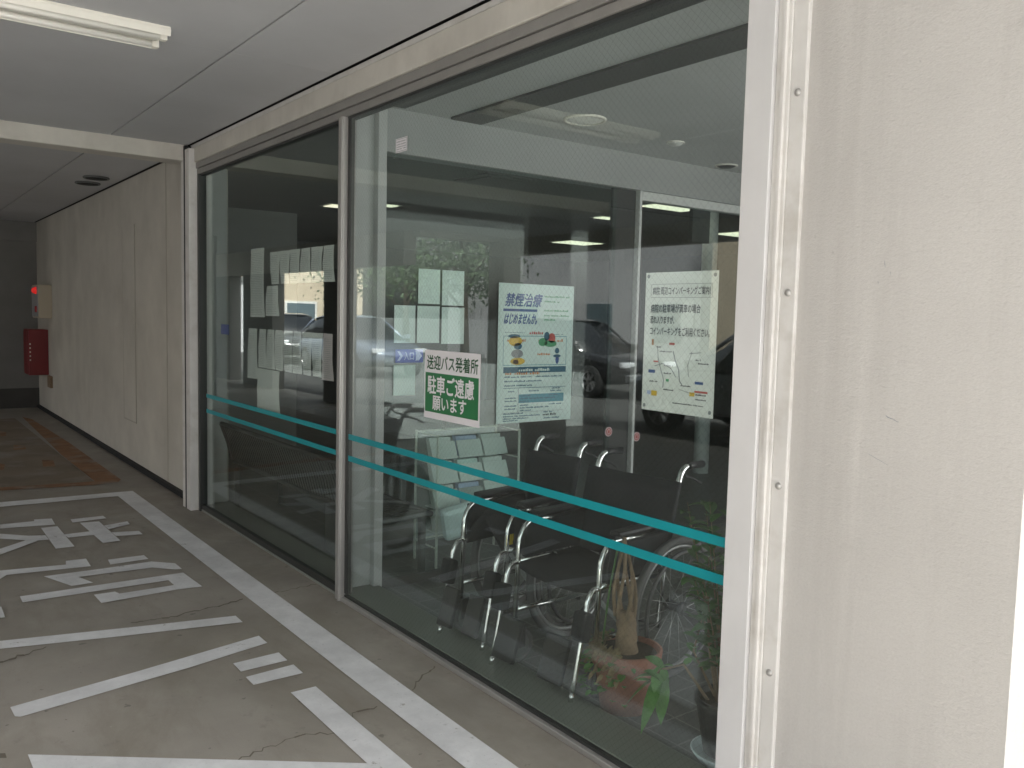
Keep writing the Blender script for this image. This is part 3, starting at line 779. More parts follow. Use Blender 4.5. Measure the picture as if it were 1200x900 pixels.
notice(5.35, 4.98, 1.135, 1.135, .87, 'paper', 'wide cream sheet hanging below the lower row of notices', lines=False)

# pale sheets on the inner partition
k_ = 0
for (x0, x1, z0, z1, lab) in ((.452,.590,1.560,1.750,'pale green sheet at upper left of the inner notice block'), (.605,.750,1.555,1.750,'pale green sheet at upper right of the inner notice block'),
                         (.305,.435,1.345,1.548,'pale green sheet at lower left of the inner notice block'), (.448,.590,1.345,1.548,'pale green sheet in the lower middle of the inner notice block'),
                         (.605,.755,1.340,1.545,'pale green sheet at lower right of the inner notice block'), (.305,.44,1.06,1.225,'pale green sheet below the blue entrance arrow sticker')):
    tag(MB().box(x0, x1, 4.043, 4.045, z0, z1).build('notice_sheet', MT['paper_green']), lab, 'notice', 'pale sheets on the inner glass')

# ------------------------------------------------------------------ vestibule and lobby
VC = 2.57
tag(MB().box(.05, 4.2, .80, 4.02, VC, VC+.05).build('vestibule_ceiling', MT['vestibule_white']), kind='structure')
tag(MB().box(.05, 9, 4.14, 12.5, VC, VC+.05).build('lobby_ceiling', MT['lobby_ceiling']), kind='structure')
sf = MB().box(.235, 4.2, 4.02, 4.14, 2.345, VC+.04)
tag(sf.build('soffit_beam', MT['soffit_grey']), 'white header band above the inner glass doors', 'header')
cw = MB().box(.045, .185, 4.06, 4.16, .03, VC+.03).box(.185, .235, 4.015, 4.16, .0, VC+.03)
tag(cw.build('interior_pier', MT['vestibule_white'], bevel=.002), 'white interior pier standing directly behind the mullion', 'pier')
tag(MB().box(.03, .22, 6.47, 6.75, .0, VC).box(.03,.10,6.42,6.47,.0,VC).build('interior_pier', MT['vestibule_white'], bevel=.002), 'white interior pier at the far end of the glass', 'pier')
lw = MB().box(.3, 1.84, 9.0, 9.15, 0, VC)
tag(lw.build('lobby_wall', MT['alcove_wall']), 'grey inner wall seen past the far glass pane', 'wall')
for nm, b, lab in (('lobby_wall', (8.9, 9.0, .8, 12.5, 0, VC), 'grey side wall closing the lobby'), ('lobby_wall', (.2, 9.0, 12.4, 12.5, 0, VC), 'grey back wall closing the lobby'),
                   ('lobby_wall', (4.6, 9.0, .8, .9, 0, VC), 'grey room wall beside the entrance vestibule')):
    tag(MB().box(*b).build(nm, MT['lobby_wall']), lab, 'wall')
pr = empty('glass_partition', (1.2, 4.05, 0), label='dark framed inner glass screen and sliding doors with posters', cat='partition')
def PP(name, mb, mt, bevel=0):
    o = mb.build(name, MT[mt], pr, bevel=bevel); o.location = (-1.2, -4.05, 0); return o
PP('fixed_pane', MB().box(.24, 1.92, 4.048, 4.056, .05, 2.345), 'glass_inner')
PP('door_pane', MB().box(2.17, 3.25, 4.044, 4.052, .05, 2.28), 'glass_inner')
PP('door_stile', MB().box(1.90, 2.105, 4.06, 4.085, .0, 2.345), 'dark_frame', .003)
PP('bright_edge', MB().box(2.108, 2.130, 4.025, 4.075, .0, 2.345), 'white_wall', .002)
PP('header', MB().box(2.136, 4.2, 4.03, 4.10, 2.285, 2.343), 'white_wall', .002)
PP('bottom_rail', MB().box(.24, 4.2, 4.04, 4.065, .0, .05), 'dark_frame')
PP('end_stile', MB().box(3.22, 3.30, 4.03, 4.09, .0, 2.285), 'grey_frame', .002)
tag(MB().lathe((4.62,5.55,0), [(.075,0),(.075,VC)], 24).build('lobby_column', MT['white_wall']), 'slim white round column inside the dark lobby', 'column')

tag(MB().box(.27, 1.0, .78, .86, 0, VC+.05).box(3.7, 4.3, .78, .86, 0, VC+.05).build('vestibule_sun_wall', MT['white_wall']), 'added unseen white wall limiting sun in the entrance vestibule', 'wall')  # front wall added out of view to cut sun entering the vestibule
tag(MB().box(.3, 9, -1.9, -1.0, 2.75, 3.1).build('sun_block_slab', MT['ceiling_board']), 'added unseen flat slab blocking sun from the vestibule', 'sun blocker')  # unseen slab, added only to keep direct sun off the vestibule floor
# vestibule ceiling: slot and round lamps
tag(MB().box(.60, .80, 1.5, 3.98, VC-.012, VC+.01).build('air_slot', MT['dark_frame']), 'long dark air slot in the white vestibule ceiling', 'air slot')
tag(MB().box(.06, .30, 1.5, 3.95, VC-.010, VC+.01).build('curtain_recess', MT['dark_frame']), 'dark blind recess along the glass in the vestibule ceiling', 'recess')
def round_lamp(name, x, y, rad, label, mt='diffuser'):
    o = empty(name, (x, y, VC), label=label, cat='ceiling lamp')
    MB().lathe((0,0,0), [(.0,-.020),(rad*.55,-.018),(rad*.86,-.006)], 28).build('diffuser', MT[mt], o)
    MB().torus((0,0,-.003), rad*.93, rad*.09, 'z', 32, 6).build('rim', MT['fixture_white'], o)
round_lamp('ceiling_lamp', 1.16, 3.52, .115, 'large round white lamp on the vestibule ceiling')
round_lamp('ceiling_lamp', 1.96, 3.60, .055, 'small round white fitting beyond the large ceiling lamp')
round_lamp('ceiling_lamp', 2.78, 3.88, .075, 'dark round downlight near the white header band', 'dark_frame')
acg = empty('air_grille', (1.99, 5.5, VC), label='square air conditioning grille in the dark lobby ceiling', cat='grille')
MB().box(-.235,.235,-.235,.235,-.012,0).build('frame', MT['lobby_ceiling'], acg, bevel=.004)
MB().box(-.16,.16,-.16,.16,-.016,-.011).build('grille', MT['grille'], acg)
acg2 = empty('air_grille', (1.0, 5.2, VC), label='narrow air grille in the lobby ceiling beside the white pier', cat='grille')
MB().box(-.05,.35,-.25,.05,-.012,0).build('frame', MT['lobby_ceiling'], acg2, bevel=.004)
MB().box(-.02,.32,-.22,.02,-.016,-.011).build('grille', MT['grille'], acg2)
for x0, x1, y0, y1, lab in ((3.86,4.42,5.42,5.76,'lit square ceiling light behind the hanging board'), (2.14,2.26,7.5,7.64,'small lit ceiling light just right of the white pier'), (4.2,4.42,6.64,6.78,'small lit ceiling light left of the bright door edge'), (1.74,1.90,7.9,8.1,'small lit ceiling light seen beside the mullion'), (6.3,6.9,6.5,6.9,'lit ceiling light deep inside the lobby'), (5.8,6.4,9.0,9.4,'lit ceiling light at the back of the lobby')):
    o = empty('lobby_light', ((x0+x1)/2, (y0+y1)/2, VC), label=lab, cat='ceiling light')
    a, b = (x1-x0)/2, (y1-y0)/2
    MB().box(-a, a, -b, b, -.010, -.004).build('diffuser', MT['lamp_panel'], o)
    MB().box(-a-.03, a+.03, -b-.03, b+.03, -.004, 0).build('frame', MT['fixture_white'], o)
hb = empty('hanging_board', (3.98, 5.15, 2.30), label='dark board hanging in front of the lit lobby light', cat='board')
MB().box(-.10,.13,-.02,.02,-.10,.20).build('board', MT['grille'], hb)
MB().tube([(0,0,.2),(0,0,.27)], .006).build('hanger', MT['grey_frame'], hb)

# leaflet rack
rk = empty('leaflet_rack', (.71, 4.22, 0), label='white wire leaflet rack with trays behind the inner glass', cat='rack')
fr_ = MB()
for x in (-.01, .59):
    for y in (-.01, .24): fr_.tube([(x,y,0),(x,y,.80)], .008, 6)
    for z in (.12,.30,.46,.62,.79): fr_.tube([(x,-.01,z),(x,.24,z)], .005, 6)
for z in (.12,.79): fr_.tube([(-.01,.24,z),(.59,.24,z)], .006, 6)
fr_.build('frame', MT['fixture_white'], rk)
MB().box(0,.58,.242,.25,.1,.79).build('back_panel', MT['grey_frame'], rk)
for row in range(4):
    for c_ in range(3):
        x = .01 + c_*.19; z = .20 + row*.145
        t = MB().obox((x+.09, .04-.02*0+row*.02, z+.05), (.088,0,0), (0,.004,.0), (0,.022,.05)).obox((x+.09, .09+row*.02, z), (.088,0,0), (0,.05,0), (0,0,.003))
        ty = t.build('tray', MT['paper'] if (row*3+c_) != 4 else MT['grey_frame'], rk)
        MB().obox((x+.09, .09+row*.02, z+.062), (.075,0,0), (0,.02,.0), (0,.018,.06)).build('leaflet', MT[('paper','paper_green','paper','pale_blue')[(row*2+c_) % 4]], rk)
st2 = empty('leaflet_stand', (.42, 4.75, 0), label='dark stand of coloured leaflets beside the white pier', cat='rack')
MB().box(-.10,.18,.0,.18,0,.55).build('frame', MT['dark_frame'], st2)
for i in range(3): MB().obox((.04,-.01,.18+.14*i), (.10,0,0), (0,.004,0), (0,.02,.055)).build('leaflet', MT[('tag_yellow','paper','ink_green')[i]], st2)
tag(MB().obox((.83,4.12,.30),(.15,0,.02),(0,.03,.01),(-.03,-.02,.10)).build('plastic_bag', MT['bag_white'], bevel=.03), 'pale plastic sheet bundle low in front of the leaflet rack', 'bag')

# ------------------------------------------------------------------ bench
be = empty('slatted_bench', (.30, 5.25, 0), label='long black slatted bench with its back to the far glass pane', cat='bench')
def bench_curve(t):      # back profile in x,z  (x negative = towards the glass)
    P0 = [(-.165,.655),(-.145,.60),(-.115,.52),(-.095,.44),(-.075,.37),(-.02,.345),(.10,.345),(.24,.355),(.33,.35)]
    i = min(int(t*(len(P0)-1)), len(P0)-2); u = t*(len(P0)-1)-i
    return (P0[i][0]*(1-u)+P0[i+1][0]*u, P0[i][1]*(1-u)+P0[i+1][1]*u)
ns = 52
bk = MB(); seat_ = MB()
for k in range(ns):
    y = -1.06 + 2.12*k/(ns-1)
    for mb, a, b in ((bk, .03, .5), (seat_, .5, 1)):
        pts = [bench_curve(a+(b-a)*i/8) for i in range(9)]
        for (x0,z0),(x1,z1) in zip(pts, pts[1:]):
            mb.quad((x0,y-.012,z0),(x0,y+.012,z0),(x1,y+.012,z1),(x1,y-.012,z1))
bo = bk.build('back_slats', MT['bench_black'], be, recalc=False); so = seat_.build('seat_slats', MT['bench_black'], be, recalc=False)
for o in (bo, so):
    s_ = o.modifiers.new('thick', 'SOLIDIFY'); s_.thickness = .008
for nm, t in (('top_rail', 0), ('front_rail', 1), ('middle_rail', .5)):
    x, z = bench_curve(t); MB().tube([(x,-1.09,z),(x,1.09,z)], .016).build(nm, MT['bench_black'], be)
for s_ in (-1, 1):
    pts = [(bench_curve(i/16)[0], s_*1.09, bench_curve(i/16)[1]) for i in range(17)]
    MB().tube(pts, .019).build('end_frame', MT['bench_black'], be)
    for x in (-.06, .28):
        MB().box(x-.018, x+.018, s_*1.07-.018, s_*1.07+.018, 0, .345).build('leg', MT['bench_black'], be, bevel=.004)
tag(MB().box(1.3,1.75,5.7,6.6,.40,.46).box(1.32,1.36,5.72,5.76,0,.4).box(1.69,1.73,5.72,5.76,0,.4).box(1.32,1.36,6.54,6.58,0,.4).box(1.69,1.73,6.54,6.58,0,.4).build('low_table', MT['grille']), 'low dark table in the gloom behind the slatted bench', 'table')
jk = empty('notice_board', (2.2, 7.2, 0), label='grey free standing board beyond the slatted bench', cat='board')
MB().box(-.5,.5,-.02,.02,.5,1.75).build('panel', MT['lobby_wall'], jk)
for x in (-.46,.46): MB().box(x-.02,x+.02,-.03,.03,0,.5).build('leg', MT['dark_frame'], jk)

# ------------------------------------------------------------------ wheelchairs
def bez(p0, p1, p2, n=6):
    return [tuple((1-t)**2*a+2*t*(1-t)*b+t*t*c for a, b, c in zip(p0, p1, p2)) for t in [i/n for i in range(n+1)]]
def wheelchair(name, loc, rz, w, fold, label, hz=0.0, tagx=.2):
    root = empty(name, loc, rz, label=label, cat='wheelchair', group='wheelchairs parked behind the wired glass')
    h = w/2
    CH = MT['chrome']
    for s in (-1, 1):
        y = s*h
        # side frame
        f_ = MB()
        f_.tube([(.03,y,.20),(.005,y,.46),(-.045,y,.70),(-.075,y,.80+hz)] + bez((-.075,y,.80+hz), (-.095,y,.875+hz), (-.15,y,.875+hz)), .0125)
        f_.tube([(-.03,y,.625),(.30,y,.625)] + bez((.30,y,.625), (.405,y,.625), (.418,y,.52)) + [(.432,y,.16)], .0125)
        f_.tube([(.01,y,.44),(.425,y,.45)], .0125)
        f_.tube([(.03,y,.22),(.43,y,.24)], .011)
        f_.build('side_frame', CH, root)
        MB().tube([(-.14,y,.875+hz),(-.16,y,.875+hz),(-.25,y,.872+hz)], [.015,.017,.016], 12).build('hand_grip', MT['black_plastic'], root)
        MB().tube([(-.115,y,.85+hz)] + bez((-.13,y,.83+hz), (-.18,y,.82+hz), (-.23,y+.01*s,.79+hz)), .006, 6).build('brake_lever', MT['black_plastic'], root)
        ar = MB().box(.0, .335, y-.03, y+.03, .638, .660); ar.build('armrest_pad', MT['black_plastic'], root, bevel=.01)
        MB().box(.0, .385, y-.006-.012*(s<0), y+.006+.012*(s>0), .462, .612).build('side_guard', MT['black_fabric'], root, bevel=.004)
        # drive wheel
        yw = y + s*.065
        wh = MB().torus((0,yw,.30), .282, .018, 'y', 56, 10)
        wo = wh.build('wheel', MT['rubber'], root)
        rim = MB().torus((0,yw,.30), .258, .009, 'y', 56, 6); rim.build('rim', MT['wheel_rim'], wo)
        hub = MB().lathe((0,yw,.30), [(.0,-.04),(.03,-.035),(.022,-.02),(.022,.02),(.03,.035),(.0,.04)], 20, 'y'); hub.build('hub', MT['black_plastic'], wo)
        sp = MB()
        for k in range(18):
            a = 2*math.pi*k/18; b = a + (.5 if k % 2 else -.5)
            sp.tube([(.026*math.cos(b), yw+(.02 if k % 2 else -.02), .30+.026*math.sin(b)), (.256*math.cos(a), yw, .30+.256*math.sin(a))], .0014, 4)
        sp.build('spokes', MT['wheel_rim'], wo)
        hr = MB().torus((0,yw+s*.038,.30), .245, .009, 'y', 56, 8)
        for k in range(5):
            a = 2*math.pi*k/5; hr.tube([(.258*math.cos(a),yw,.30+.258*math.sin(a)),(.245*math.cos(a),yw+s*.038,.30+.245*math.sin(a))], .004, 5)
        hr.build('hand_rim', MT['hand_rim'], wo)
        MB().tube([(0,y,.30),(0,yw,.30)], .012).build('axle', MT['chrome'], root)
        # wheel brake
        MB().tube([(.30,y+s*.012,.47),(.26,y+s*.03,.52),(.25,y+s*.03,.58)], .007, 6).build('parking_brake', MT['black_plastic'], root)
        # caster
        ct = MB().torus((.40,y,.075), .062, .0135, 'y', 30, 8); co = ct.build('caster', MT['rubber'], root)
        MB().lathe((.40,y,.075), [(.0,-.012),(.05,-.009),(.05,.009),(.0,.012)], 20, 'y').build('caster_hub', MT['grille'], co)
        MB().box(.385,.44,y-.021,y-.016,.07,.165).box(.385,.44,y+.016,y+.021,.07,.165).box(.385,.44,y-.021,y+.021,.16,.168).build('fork', MT['black_plastic'], co)
        # leg rest
        MB().tube([(.425,y,.445)] + bez((.425,y,.445), (.475,y,.46), (.49,y,.38)) + [(.545,y,.11),(.555,y,.065)], .0115).build('leg_rest', CH, root)
        MB().obox((.512, y, .315), (.026,0,.008), (0,.034,0), (-.014,0,.055)).build('calf_pad', MT['black_fabric'], root, bevel=.012)
        fp = MB().obox((.560, y-s*h*.42, .17), (.012,0,.004), (0,.062 if w > .4 else .045,0), (-.028,0,.085))
        fp.build('foot_plate', MT['black_plastic'], root, bevel=.006)
        MB().tube([(.555,y,.065),(.565,y,.03)], .010).build('leg_tip', CH, root)
    # seat sling
    se = MB(); nx, ny = 4, 10
    vs = []
    for i in range(nx+1):
        for j in range(ny+1):
            t = j/ny*2-1
            z = .455 + (fold*(1-abs(t)) if fold > 0 else -.03*(1-t*t))
            vs.append((.02+.40*i/nx, t*h, z))
    fs = [(i*(ny+1)+j, i*(ny+1)+j+1, (i+1)*(ny+1)+j+1, (i+1)*(ny+1)+j) for i in range(nx) for j in range(ny)]
    so_ = se.add(vs, fs, True).build('seat', MT['black_fabric'], root)
    so_.modifiers.new('thick', 'SOLIDIFY').thickness = .03
    # back sling
    vs = []
    for i in range(7):
        z = .45 + (.37+hz)*i/6
        x0 = .008 - (.0 if z < .46 else (z-.46)*.24)
        for j in range(ny+1):
            t = j/ny*2-1
            vs.append((x0 + .036 - .03*(1-t*t), t*(h+.022), z - .008*(1-t*t)))
    fs = [(i*(ny+1)+j, i*(ny+1)+j+1, (i+1)*(ny+1)+j+1, (i+1)*(ny+1)+j) for i in range(6) for j in range(ny)]
    bo_ = MB().add(vs, fs, True).build('backrest', MT['black_fabric'], root)
    bo_.modifiers.new('thick', 'SOLIDIFY').thickness = .022
    MB().tube([(.18,-h,.22),(.20,h,.45)], .010).tube([(.22,h,.22),(.20,-h,.45)], .010).build('cross_brace', MT['grey_frame'], root)
    MB().box(tagx, tagx+.09, h+.007, h+.0085, .495, .525).box(tagx+.05, tagx+.09, h+.007, h+.0086, .478, .4945).build('warning_tag', MT['tag_yellow'], root)
    return root
wheelchair('wheelchair', (.70, 2.66, 0.002), R(180+6), .46, -1, 'black open wheelchair nearest the potted plant, white spoked wheel showing')
wheelchair('wheelchair', (.70, 3.21, 0.002), R(180+10), .28, .16, 'black half folded wheelchair standing farther from the potted plant', .01, .34)

# ------------------------------------------------------------------ potted plants
def leaf_faces(mb, base, d, L, wd, droop=.3, side=None):
    d = Vector(d).normalized(); b = Vector(base)
    s = d.cross(Vector((0,0,1)))
    s = s.normalized() if s.length > .05 else Vector((1,0,0))
    if side: s = (s + Vector(side)).normalized()
    n = 5; L_ = []; R_ = []; C_ = []
    for i in range(n+1):
        t = i/n
        c = b + d*L*t + Vector((0,0,-droop*L*t*t))
        ww = wd*math.sin(math.pi*min(1, t*.92+.08))**.8*(1 if i < n else 0)
        up = Vector((0,0,wd*.22*(1 if ww else 0)))
        L_.append(c - s*ww + up); R_.append(c + s*ww + up); C_.append(c)
    vs = L_ + C_ + R_; fs = []
    for i in range(n):
        fs += [(i, i+1, n+1+i+1, n+1+i), (n+1+i, n+1+i+1, 2*(n+1)+i+1, 2*(n+1)+i)]
    mb.add(vs, fs, True)

p1 = empty('potted_plant', (.36, 2.28, .002), label='braided trunk plant in a terracotta pot behind the wired glass', cat='potted plant')
MB().lathe((0,0,0), [(.0,.0),(.095,.0),(.118,.17),(.122,.178),(.134,.180),(.140,.235),(.126,.237),(.120,.215),(.0,.213)], 36).build('pot', MT['terracotta'], p1)
MB().lathe((0,0,0), [(.0,.222),(.118,.220)], 24).build('soil', MT['soil'], p1)
tk = MB()
tk.tube([(0,.0,.20),(.0,.0,.225),(.001,.002,.25),(.0,.0,.275),(.003,.003,.30),(.002,.006,.325),(.0,.008,.35),(.0,.012,.372)], [.054,.047,.041,.043,.037,.040,.036,.034], 14)
for k in range(6):
    a0 = 2*math.pi*k/6
    tk.tube([((.036+.012*math.sin(3*t))*math.cos(a0+t*1.1)*(1-.75*t*t), .014+(.036+.012*math.sin(3*t))*math.sin(a0+t*1.1)*(1-.75*t*t)+.012*t, .35+.27*t) for t in [i/8 for i in range(9)]], [.0085-.003*t for t in [i/8 for i in range(9)]], 7)
tk.tube([(.0,.026,.60),(.004,.034,.66)], [.014,.008], 8)
tk.build('trunk', MT['bark'], p1)
MB().tube([(-.075,.06,.21),(-.05,.052,.45),(-.02,.04,.64)], .004, 6).build('stake', MT['leaf'], p1)
dr = MB()
for k in range(300):
    a = random.uniform(1.5, 3.75); rad = random.uniform(.085,.152); z = random.uniform(.225,.262) if rad < .13 else random.uniform(.16,.25)
    leaf_faces(dr, (rad*math.cos(a), rad*math.sin(a), z), (math.cos(a)+random.uniform(-.5,.5), math.sin(a)+random.uniform(-.5,.5), random.uniform(-1,.6)), random.uniform(.018, .036), random.uniform(.005,.009), .4)
dr.build('dry_foliage', MT['dry_leaf'], p1, recalc=False)
gr = MB()
for k in range(90):
    a = random.choice((random.gauss(2.2,.25), random.gauss(3.3,.3), random.gauss(1.2,.5))); rad = random.uniform(.11,.165); z = random.uniform(.06,.25)
    leaf_faces(gr, (rad*math.cos(a), rad*math.sin(a), z), (math.cos(a), math.sin(a), random.uniform(-.6,.8)), random.uniform(.02,.045), random.uniform(.008,.016), .3)
gr.build('green_foliage', MT['leaf_bright'], p1, recalc=False)

p2 = empty('potted_plant', (.36, 1.79, .002), label='tall leafy plant in a black pot on a pale saucer', cat='potted plant')
MB().lathe((0,0,0), [(.0,.03),(.075,.03),(.105,.20),(.112,.205),(.112,.222),(.098,.222),(.095,.20),(.0,.195)], 30).build('pot', MT['pot_black'], p2)
MB().lathe((0,0,0), [(.0,.0),(.09,.0),(.118,.035),(.112,.038),(.088,.008),(.0,.006)], 30).build('saucer', MT['saucer'], p2)
MB().lathe((0,0,0), [(.0,.205),(.094,.203)], 20).build('soil', MT['soil'], p2)
stm = MB(); lf = MB(); lb = MB()
def stem(pts, nl, L, wd, mb, r=.005):
    pts = [Vector(p) for p in pts]; stm.tube(pts, [r, *[r*.8]*(len(pts)-2), r*.4], 6)
    for k in range(nl):
        t = .25 + .75*(k+.5)/nl; i = min(int(t*(len(pts)-1)), len(pts)-2); u = t*(len(pts)-1)-i
        p = pts[i].lerp(pts[i+1], u); d = (pts[i+1]-pts[i]).normalized()
        a = k*2.4 + random.uniform(-.4,.4)
        dd = Vector((math.cos(a), math.sin(a), .25+random.uniform(-.3,.4))) + d*.5
        leaf_faces(mb, p, dd, L*random.uniform(.7,1.15), wd*random.uniform(.8,1.2), random.uniform(.15,.6))
stem([(-.03,.02,.2),(-.06,.04,.40),(-.04,.07,.56),(-.02,.09,.70)], 16, .085, .020, lf)
stem([(.02,-.03,.2),(.0,-.06,.45),(.03,-.05,.68),(.02,-.03,.88)], 22, .10, .022, lf)
stem([(.03,.03,.2),(.06,.05,.42),(.05,.04,.62),(.07,.06,.82)], 20, .09, .02, lf)
stem([(-.02,-.02,.2),(-.05,-.05,.38),(-.06,-.08,.55),(-.05,-.07,.75)], 18, .09, .02, lf)
stem([(.0,.05,.2),(-.02,.14,.34),(-.02,.10,.5)], 12, .08, .02, lf)
for k in range(14):
    a = random.uniform(0, 6.28); q = random.uniform(.05, .17); zt = random.uniform(.42, .92)
    stem([(.03*math.cos(a), .03*math.sin(a), .2), (q*.6*math.cos(a), q*.6*math.sin(a)+.02, .2+(zt-.2)*.5), (q*math.cos(a), q*math.sin(a)+.05, zt)], random.randint(12, 20), .08, .019, lf, .0035)
# arching shoots with big bright leaves leaning towards the terracotta pot
stem([(-.04,.05,.2),(-.08,.13,.31),(-.12,.20,.275),(-.13,.25,.21)], 5, .05, .014, lb, .006)
tip = Vector((-.11,.20,.255))
for d, L, wd in (((-.45,.75,-.55), .15, .034), ((-.55,.1,-1.0), .17, .034), ((-.25,.95,-.05), .12, .028), ((-.2,-.2,-1.), .13, .028), ((.1,.8,.4), .11, .026), ((-.6,-.3,-.2), .10, .024), ((-.3,.5,.5), .09, .024), ((.2,.2,-.8), .12, .028)):
    leaf_faces(lb, tip + Vector((random.uniform(-.02,.02),)*3), d, L, wd, .35)
stm.build('stems', MT['bark'], p2); lf.build('leaves', MT['leaf'], p2, recalc=False); lb.build('bright_leaves', MT['leaf_bright'], p2, recalc=False)

# ------------------------------------------------------------------ cars seen in the reflection
def car(name, loc, rz, paint, label, L=4.5, Wd=1.74, Hh=1.45, hood=1.25, van=False):
    root = empty(name, loc, rz, label=label, cat='car', group='cars parked outside reflected in the glass')
    h = Wd/2; x1 = L/2; x0 = -L/2
    # body stations: x, half width, belt height
    st = [(x0,.60*h,.74),(x0+.10,.90*h,.86),(x0+.55,h,.93),(-.6,h,.94),(.5,h,.92),(x1-hood,.99*h,.90),(x1-hood*.45,.96*h,.82),(x1-.16,.86*h,.72),(x1,.55*h,.60)]
    vs = []; fs = []; n = 10
    for x, hw, zb in st:
        zc = .22 if -x1+.4 < x < x1-.4 else .34
        prof = [(-.82*hw,zc),(-hw,zc+.12),(-hw*1.0,.58 if zb > .7 else zb-.1),(-hw*.96,zb-.05),(-hw*.80,zb),(hw*.80,zb),(hw*.96,zb-.05),(hw*1.0,.58 if zb > .7 else zb-.1),(hw,zc+.12),(.82*hw,zc)]
        vs += [(x,y,z) for y, z in prof]
    for i in range(len(st)-1):
        for j in range(n): fs.append((i*n+j, i*n+(j+1) % n, (i+1)*n+(j+1) % n, (i+1)*n+j))
    fs += [tuple(range(n)), tuple(range((len(st)-1)*n, len(st)*n))]
    bo = MB().add(vs, fs, True).build('body', MT[paint], root)
    sub = bo.modifiers.new('smooth', 'SUBSURF'); sub.levels = 2; sub.render_levels = 2
    # greenhouse
    gx = [(x0+.12,.80,.88),(x0+.75,.74,Hh-.10),(x0+1.2,.72,Hh-.01),(-.1,.72,Hh),(x1-hood-.75,.70,Hh-.06),(x1-hood+.02,.84,.88)]
    vs = []; fs = []
    for x, k, z in gx:
        if z < 1: prof = [(-h*.93,.86),(-h*.90,.88),(-h*.5,.89),(h*.5,.89),(h*.90,.88),(h*.93,.86)]
        else: prof = [(-h*.95,.86),(-h*k*1.06,z-.16),(-h*k*.86,z),(h*k*.86,z),(h*k*1.06,z-.16),(h*.95,.86)]
        vs += [(x,y,zz) for y, zz in prof]
    n = 6
    for i in range(len(gx)-1):
        for j in range(n): fs.append((i*n+j, i*n+(j+1) % n, (i+1)*n+(j+1) % n, (i+1)*n+j))
    fs += [tuple(range(n)), tuple(range((len(gx)-1)*n, len(gx)*n))]
    MB().add(vs, fs, True).build('windows', MT['car_glass'], root)
    # roof skin and pillars
    vs = []; fs = []
    for x, k, z in gx[1:5]: vs += [(x, h*k*t, z+.012-.05*(abs(t) > .8)) for t in (-.95,-.8,-.3,.3,.8,.95)]
    for i in range(3):
        for j in range(5): fs.append((i*6+j, i*6+j+1, (i+1)*6+j+1, (i+1)*6+j))
    ro = MB().add(vs, fs, True).build('roof', MT[paint], root, recalc=False); ro.modifiers.new('thick', 'SOLIDIFY').thickness = .02; ss = ro.modifiers.new('smooth', 'SUBSURF'); ss.levels = 2; ss.render_levels = 2
    pl = MB()
    for s in (-1, 1):
        a = gx[4]; b = gx[5]
        pl.tube([(a[0], s*h*a[1]*.9, a[2]-.01), (b[0]-.05, s*h*.86, .90)], .03, 6)
        a = gx[1]; pl.tube([(a[0], s*h*a[1]*.92, a[2]-.02), (x0+.17, s*h*.86, .90)], .03, 6)
        pl.tube([(-.25, s*h*.80, Hh-.06), (-.25, s*h*.965, .90)], .028, 6)
    pl.build('pillars', MT[paint], root)
    for s in (-1, 1):
        for x in (x0+.82, x1-.88):
            t = MB().lathe((x, s*(h-.10), .31), [(.20,-.10),(.31,-.09),(.31,.09),(.20,.10)], 32, 'y').build('wheel', MT['tyre'], root)
            al_ = MB().torus((x, s*(h-.012), .31), .195, .012, 'y', 32, 6)
            for k in range(7):
                a = 2*math.pi*k/7
                al_.obox((x+.10*math.cos(a), s*(h-.02), .31+.10*math.sin(a)), (.10*math.cos(a),0,.10*math.sin(a)), (0,.01,0), (-.022*math.sin(a),0,.022*math.cos(a)))
            al_.build('rim', MT['alloy'], t)
        MB().obox((x1-.14, s*h*.66, .66), (.05,0,0), (-.05*s*0,.16,0), (0,0,.055)).build('headlight', MT['head_lamp'], root, bevel=.02)
        MB().obox((x1-hood-.25, s*(h+.09), .95), (.05,0,0), (0,.09,0), (0,0,.06)).build('door_mirror', MT[paint], root, bevel=.02)
    return root
car('parked_car', (-7.32, 6.5, 0), R(90), 'car_dark', 'dark sedan parked nearest, reflected at the right of the wired glass', Hh=1.50)
car('parked_car', (-10.0, 13.6, -.02), R(-90), 'car_black', 'black car parked beyond the dark sedan, reflected beside it', Hh=1.50)
car('parked_car', (-8.0, 19.7, -.02), R(-90), 'car_silver', 'pale blue car reflected next to the mullion')
car('parked_car', (-8.4, 25.2, -.02), R(-78), 'car_black', 'black car reflected among the notices of the far pane')

# ------------------------------------------------------------------ buildings and tree across the drive
gb = empty('grey_building', (-16, 20, -.03), label='long pale grey building across the drive', cat='building')
MB().box(-5, 0, -4.6, 8, 0, 5.0).build('wall', MT['bldg_grey'], gb)
MB().box(-5.2, .25, -4.8, 8.2, 5.0, 5.3).build('roof', MT['grille'], gb)
for y, z in ((-3.4,.9), (-.6,.9), (3,.9)): MB().box(-.05, .03, y-.55, y+.55, z, z+1.1).build('window', MT['window_dark'], gb, bevel=.01)
MB().box(-.05,.05,-4.4,-3.95,1.2,2.1).build('meter_box', MT['bldg_white'], gb)
b2 = empty('beige_building', (-15.2, 12.2, -.03), label='beige tiled building across the drive with a pale parapet', cat='building')
MB().box(-5, 0, -3.2, 2.2, 0, 4.8).build('wall', MT['bldg_beige'], b2)
MB().box(-5.1, .12, -3.3, 2.3, 4.8, 5.0).build('parapet', MT['bldg_white'], b2)
MB().box(-.05, .03, -1.6, .2, .9, 2.0).build('window', MT['window_dark'], b2)
b6 = empty('office_block', (-15.5, 2.0, -.03), label='grey office block across the drive left of the viewer', cat='building')
MB().box(-6, 0, -9, 6.5, 0, 4.6).build('wall', MT['bldg_grey'], b6)
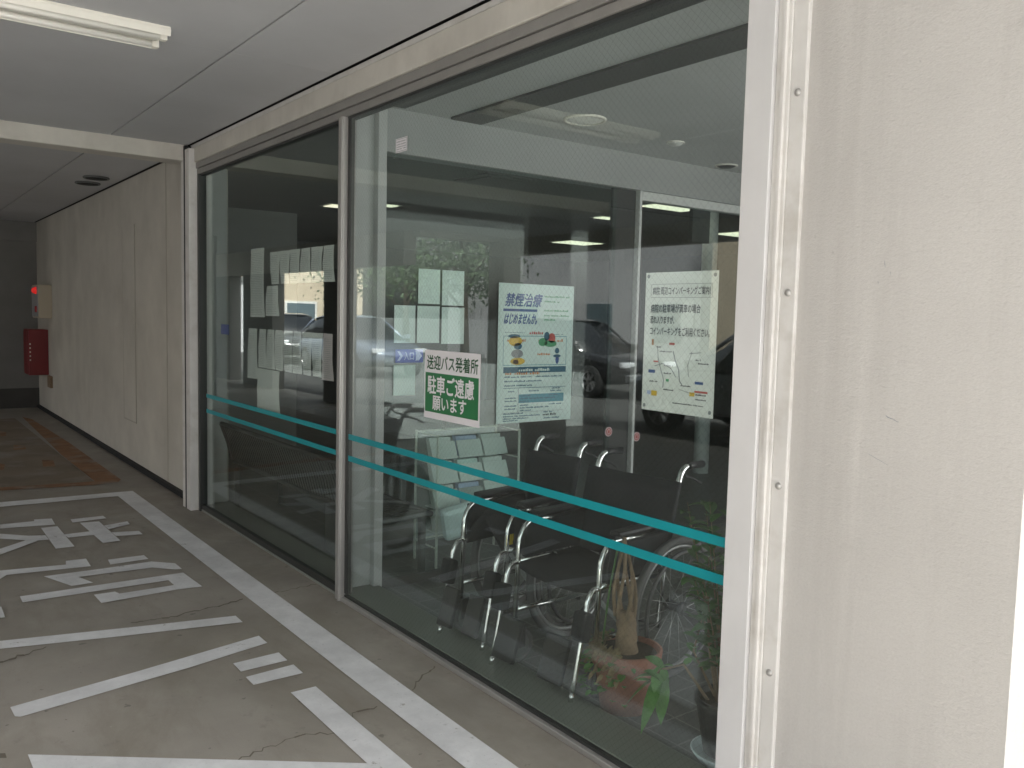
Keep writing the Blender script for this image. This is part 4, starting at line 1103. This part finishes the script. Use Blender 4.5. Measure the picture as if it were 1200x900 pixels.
for j in range(1):
    for i in range(4): MB().box(-.05, .03, -8+3.6*i, -6+3.6*i, 1+2.9*j, 2.3+2.9*j).build('window', MT['window_dark'], b6)
b3 = empty('far_house', (-12.9, 36, -.03), label='beige house with a wide window at the far end of the drive', cat='house')
MB().box(-3.5, 2.0, 0, 6, 0, 4.6).build('wall', MT['bldg_beige'], b3)
wf = MB().box(-1.2, .3, -.05, .02, .9, 2.0).build('window', MT['bldg_white'], b3)
MB().box(-1.1, .2, -.06, .0, 1.0, 1.9).build('pane', MT['window_dark'], wf)
MB().box(-3.7, 2.2, -.2, 6.2, 4.6, 4.9).build('roof', MT['grille'], b3)
b4 = empty('white_shed', (-9.1, 31, -.03), label='pale walled shed beyond the parked cars', cat='shed')
MB().box(-.9, .9, 0, 2.5, 0, 2.6).build('wall', MT['bldg_grey'], b4)
MB().box(-1, 1, -.1, 2.6, 2.6, 2.75).build('roof', MT['grille'], b4)
b5 = empty('apartment_block', (-6, -40, -.03), label='pale apartment block across the street behind the viewer', cat='building')
MB().box(-16, 16, -8, 0, 0, 9).build('wall', MT['bldg_white'], b5)
for i in range(3):
    for j in range(9): MB().box(-15+3.4*j, -13.4+3.4*j, -.02, .04, 1+2.8*i, 2.4+2.8*i).build('window', MT['window_dark'], b5)

def tree(loc, hgt, rad, label, n=5200):
    root = empty('leafy_tree', loc, label=label, cat='tree')
    t = MB(); t.tube([(0,0,0),(.03,.05,hgt*.3),(.0,.1,hgt*.62)], [.15,.11,.06], 10)
    cl = []
    for k in range(9):
        a = k*2.4; zz = hgt*(.38+.06*k); e = (rad*.62*math.cos(a), rad*.62*math.sin(a), zz+.5)
        t.tube([(.02,.06,zz*.8), (e[0]*.5,e[1]*.5,zz+.1), e], [.05,.035,.015], 6); cl.append(e)
    t.build('trunk', MT['tree_bark'], root)
    cl += [(random.gauss(0,rad*.45), random.gauss(0,rad*.45), hgt*random.uniform(.45,.98)) for _ in range(16)]
    c = MB()
    for k in range(n):
        q = random.choice(cl); s = rad*.24
        p = Vector((random.gauss(q[0],s), random.gauss(q[1],s), random.gauss(q[2],s*.8)))
        a = Vector((random.gauss(0,1),random.gauss(0,1),random.gauss(0,1))).normalized(); b = a.orthogonal().normalized(); L = random.uniform(.05,.10)
        c.add([p-a*L, p-b*L*.45, p+a*L, p+b*L*.45], [(0,1,2,3)])
    c.build('crown', MT['tree_leaf'], root, recalc=False)
tree((-11.2, 19.6, -.03), 5.4, 1.9, 'bushy dark green tree reflected behind the pale notices')
tree((-13.6, 27, -.03), 5.0, 2.0, 'smaller green tree beyond the reflected pale blue car', 3500)
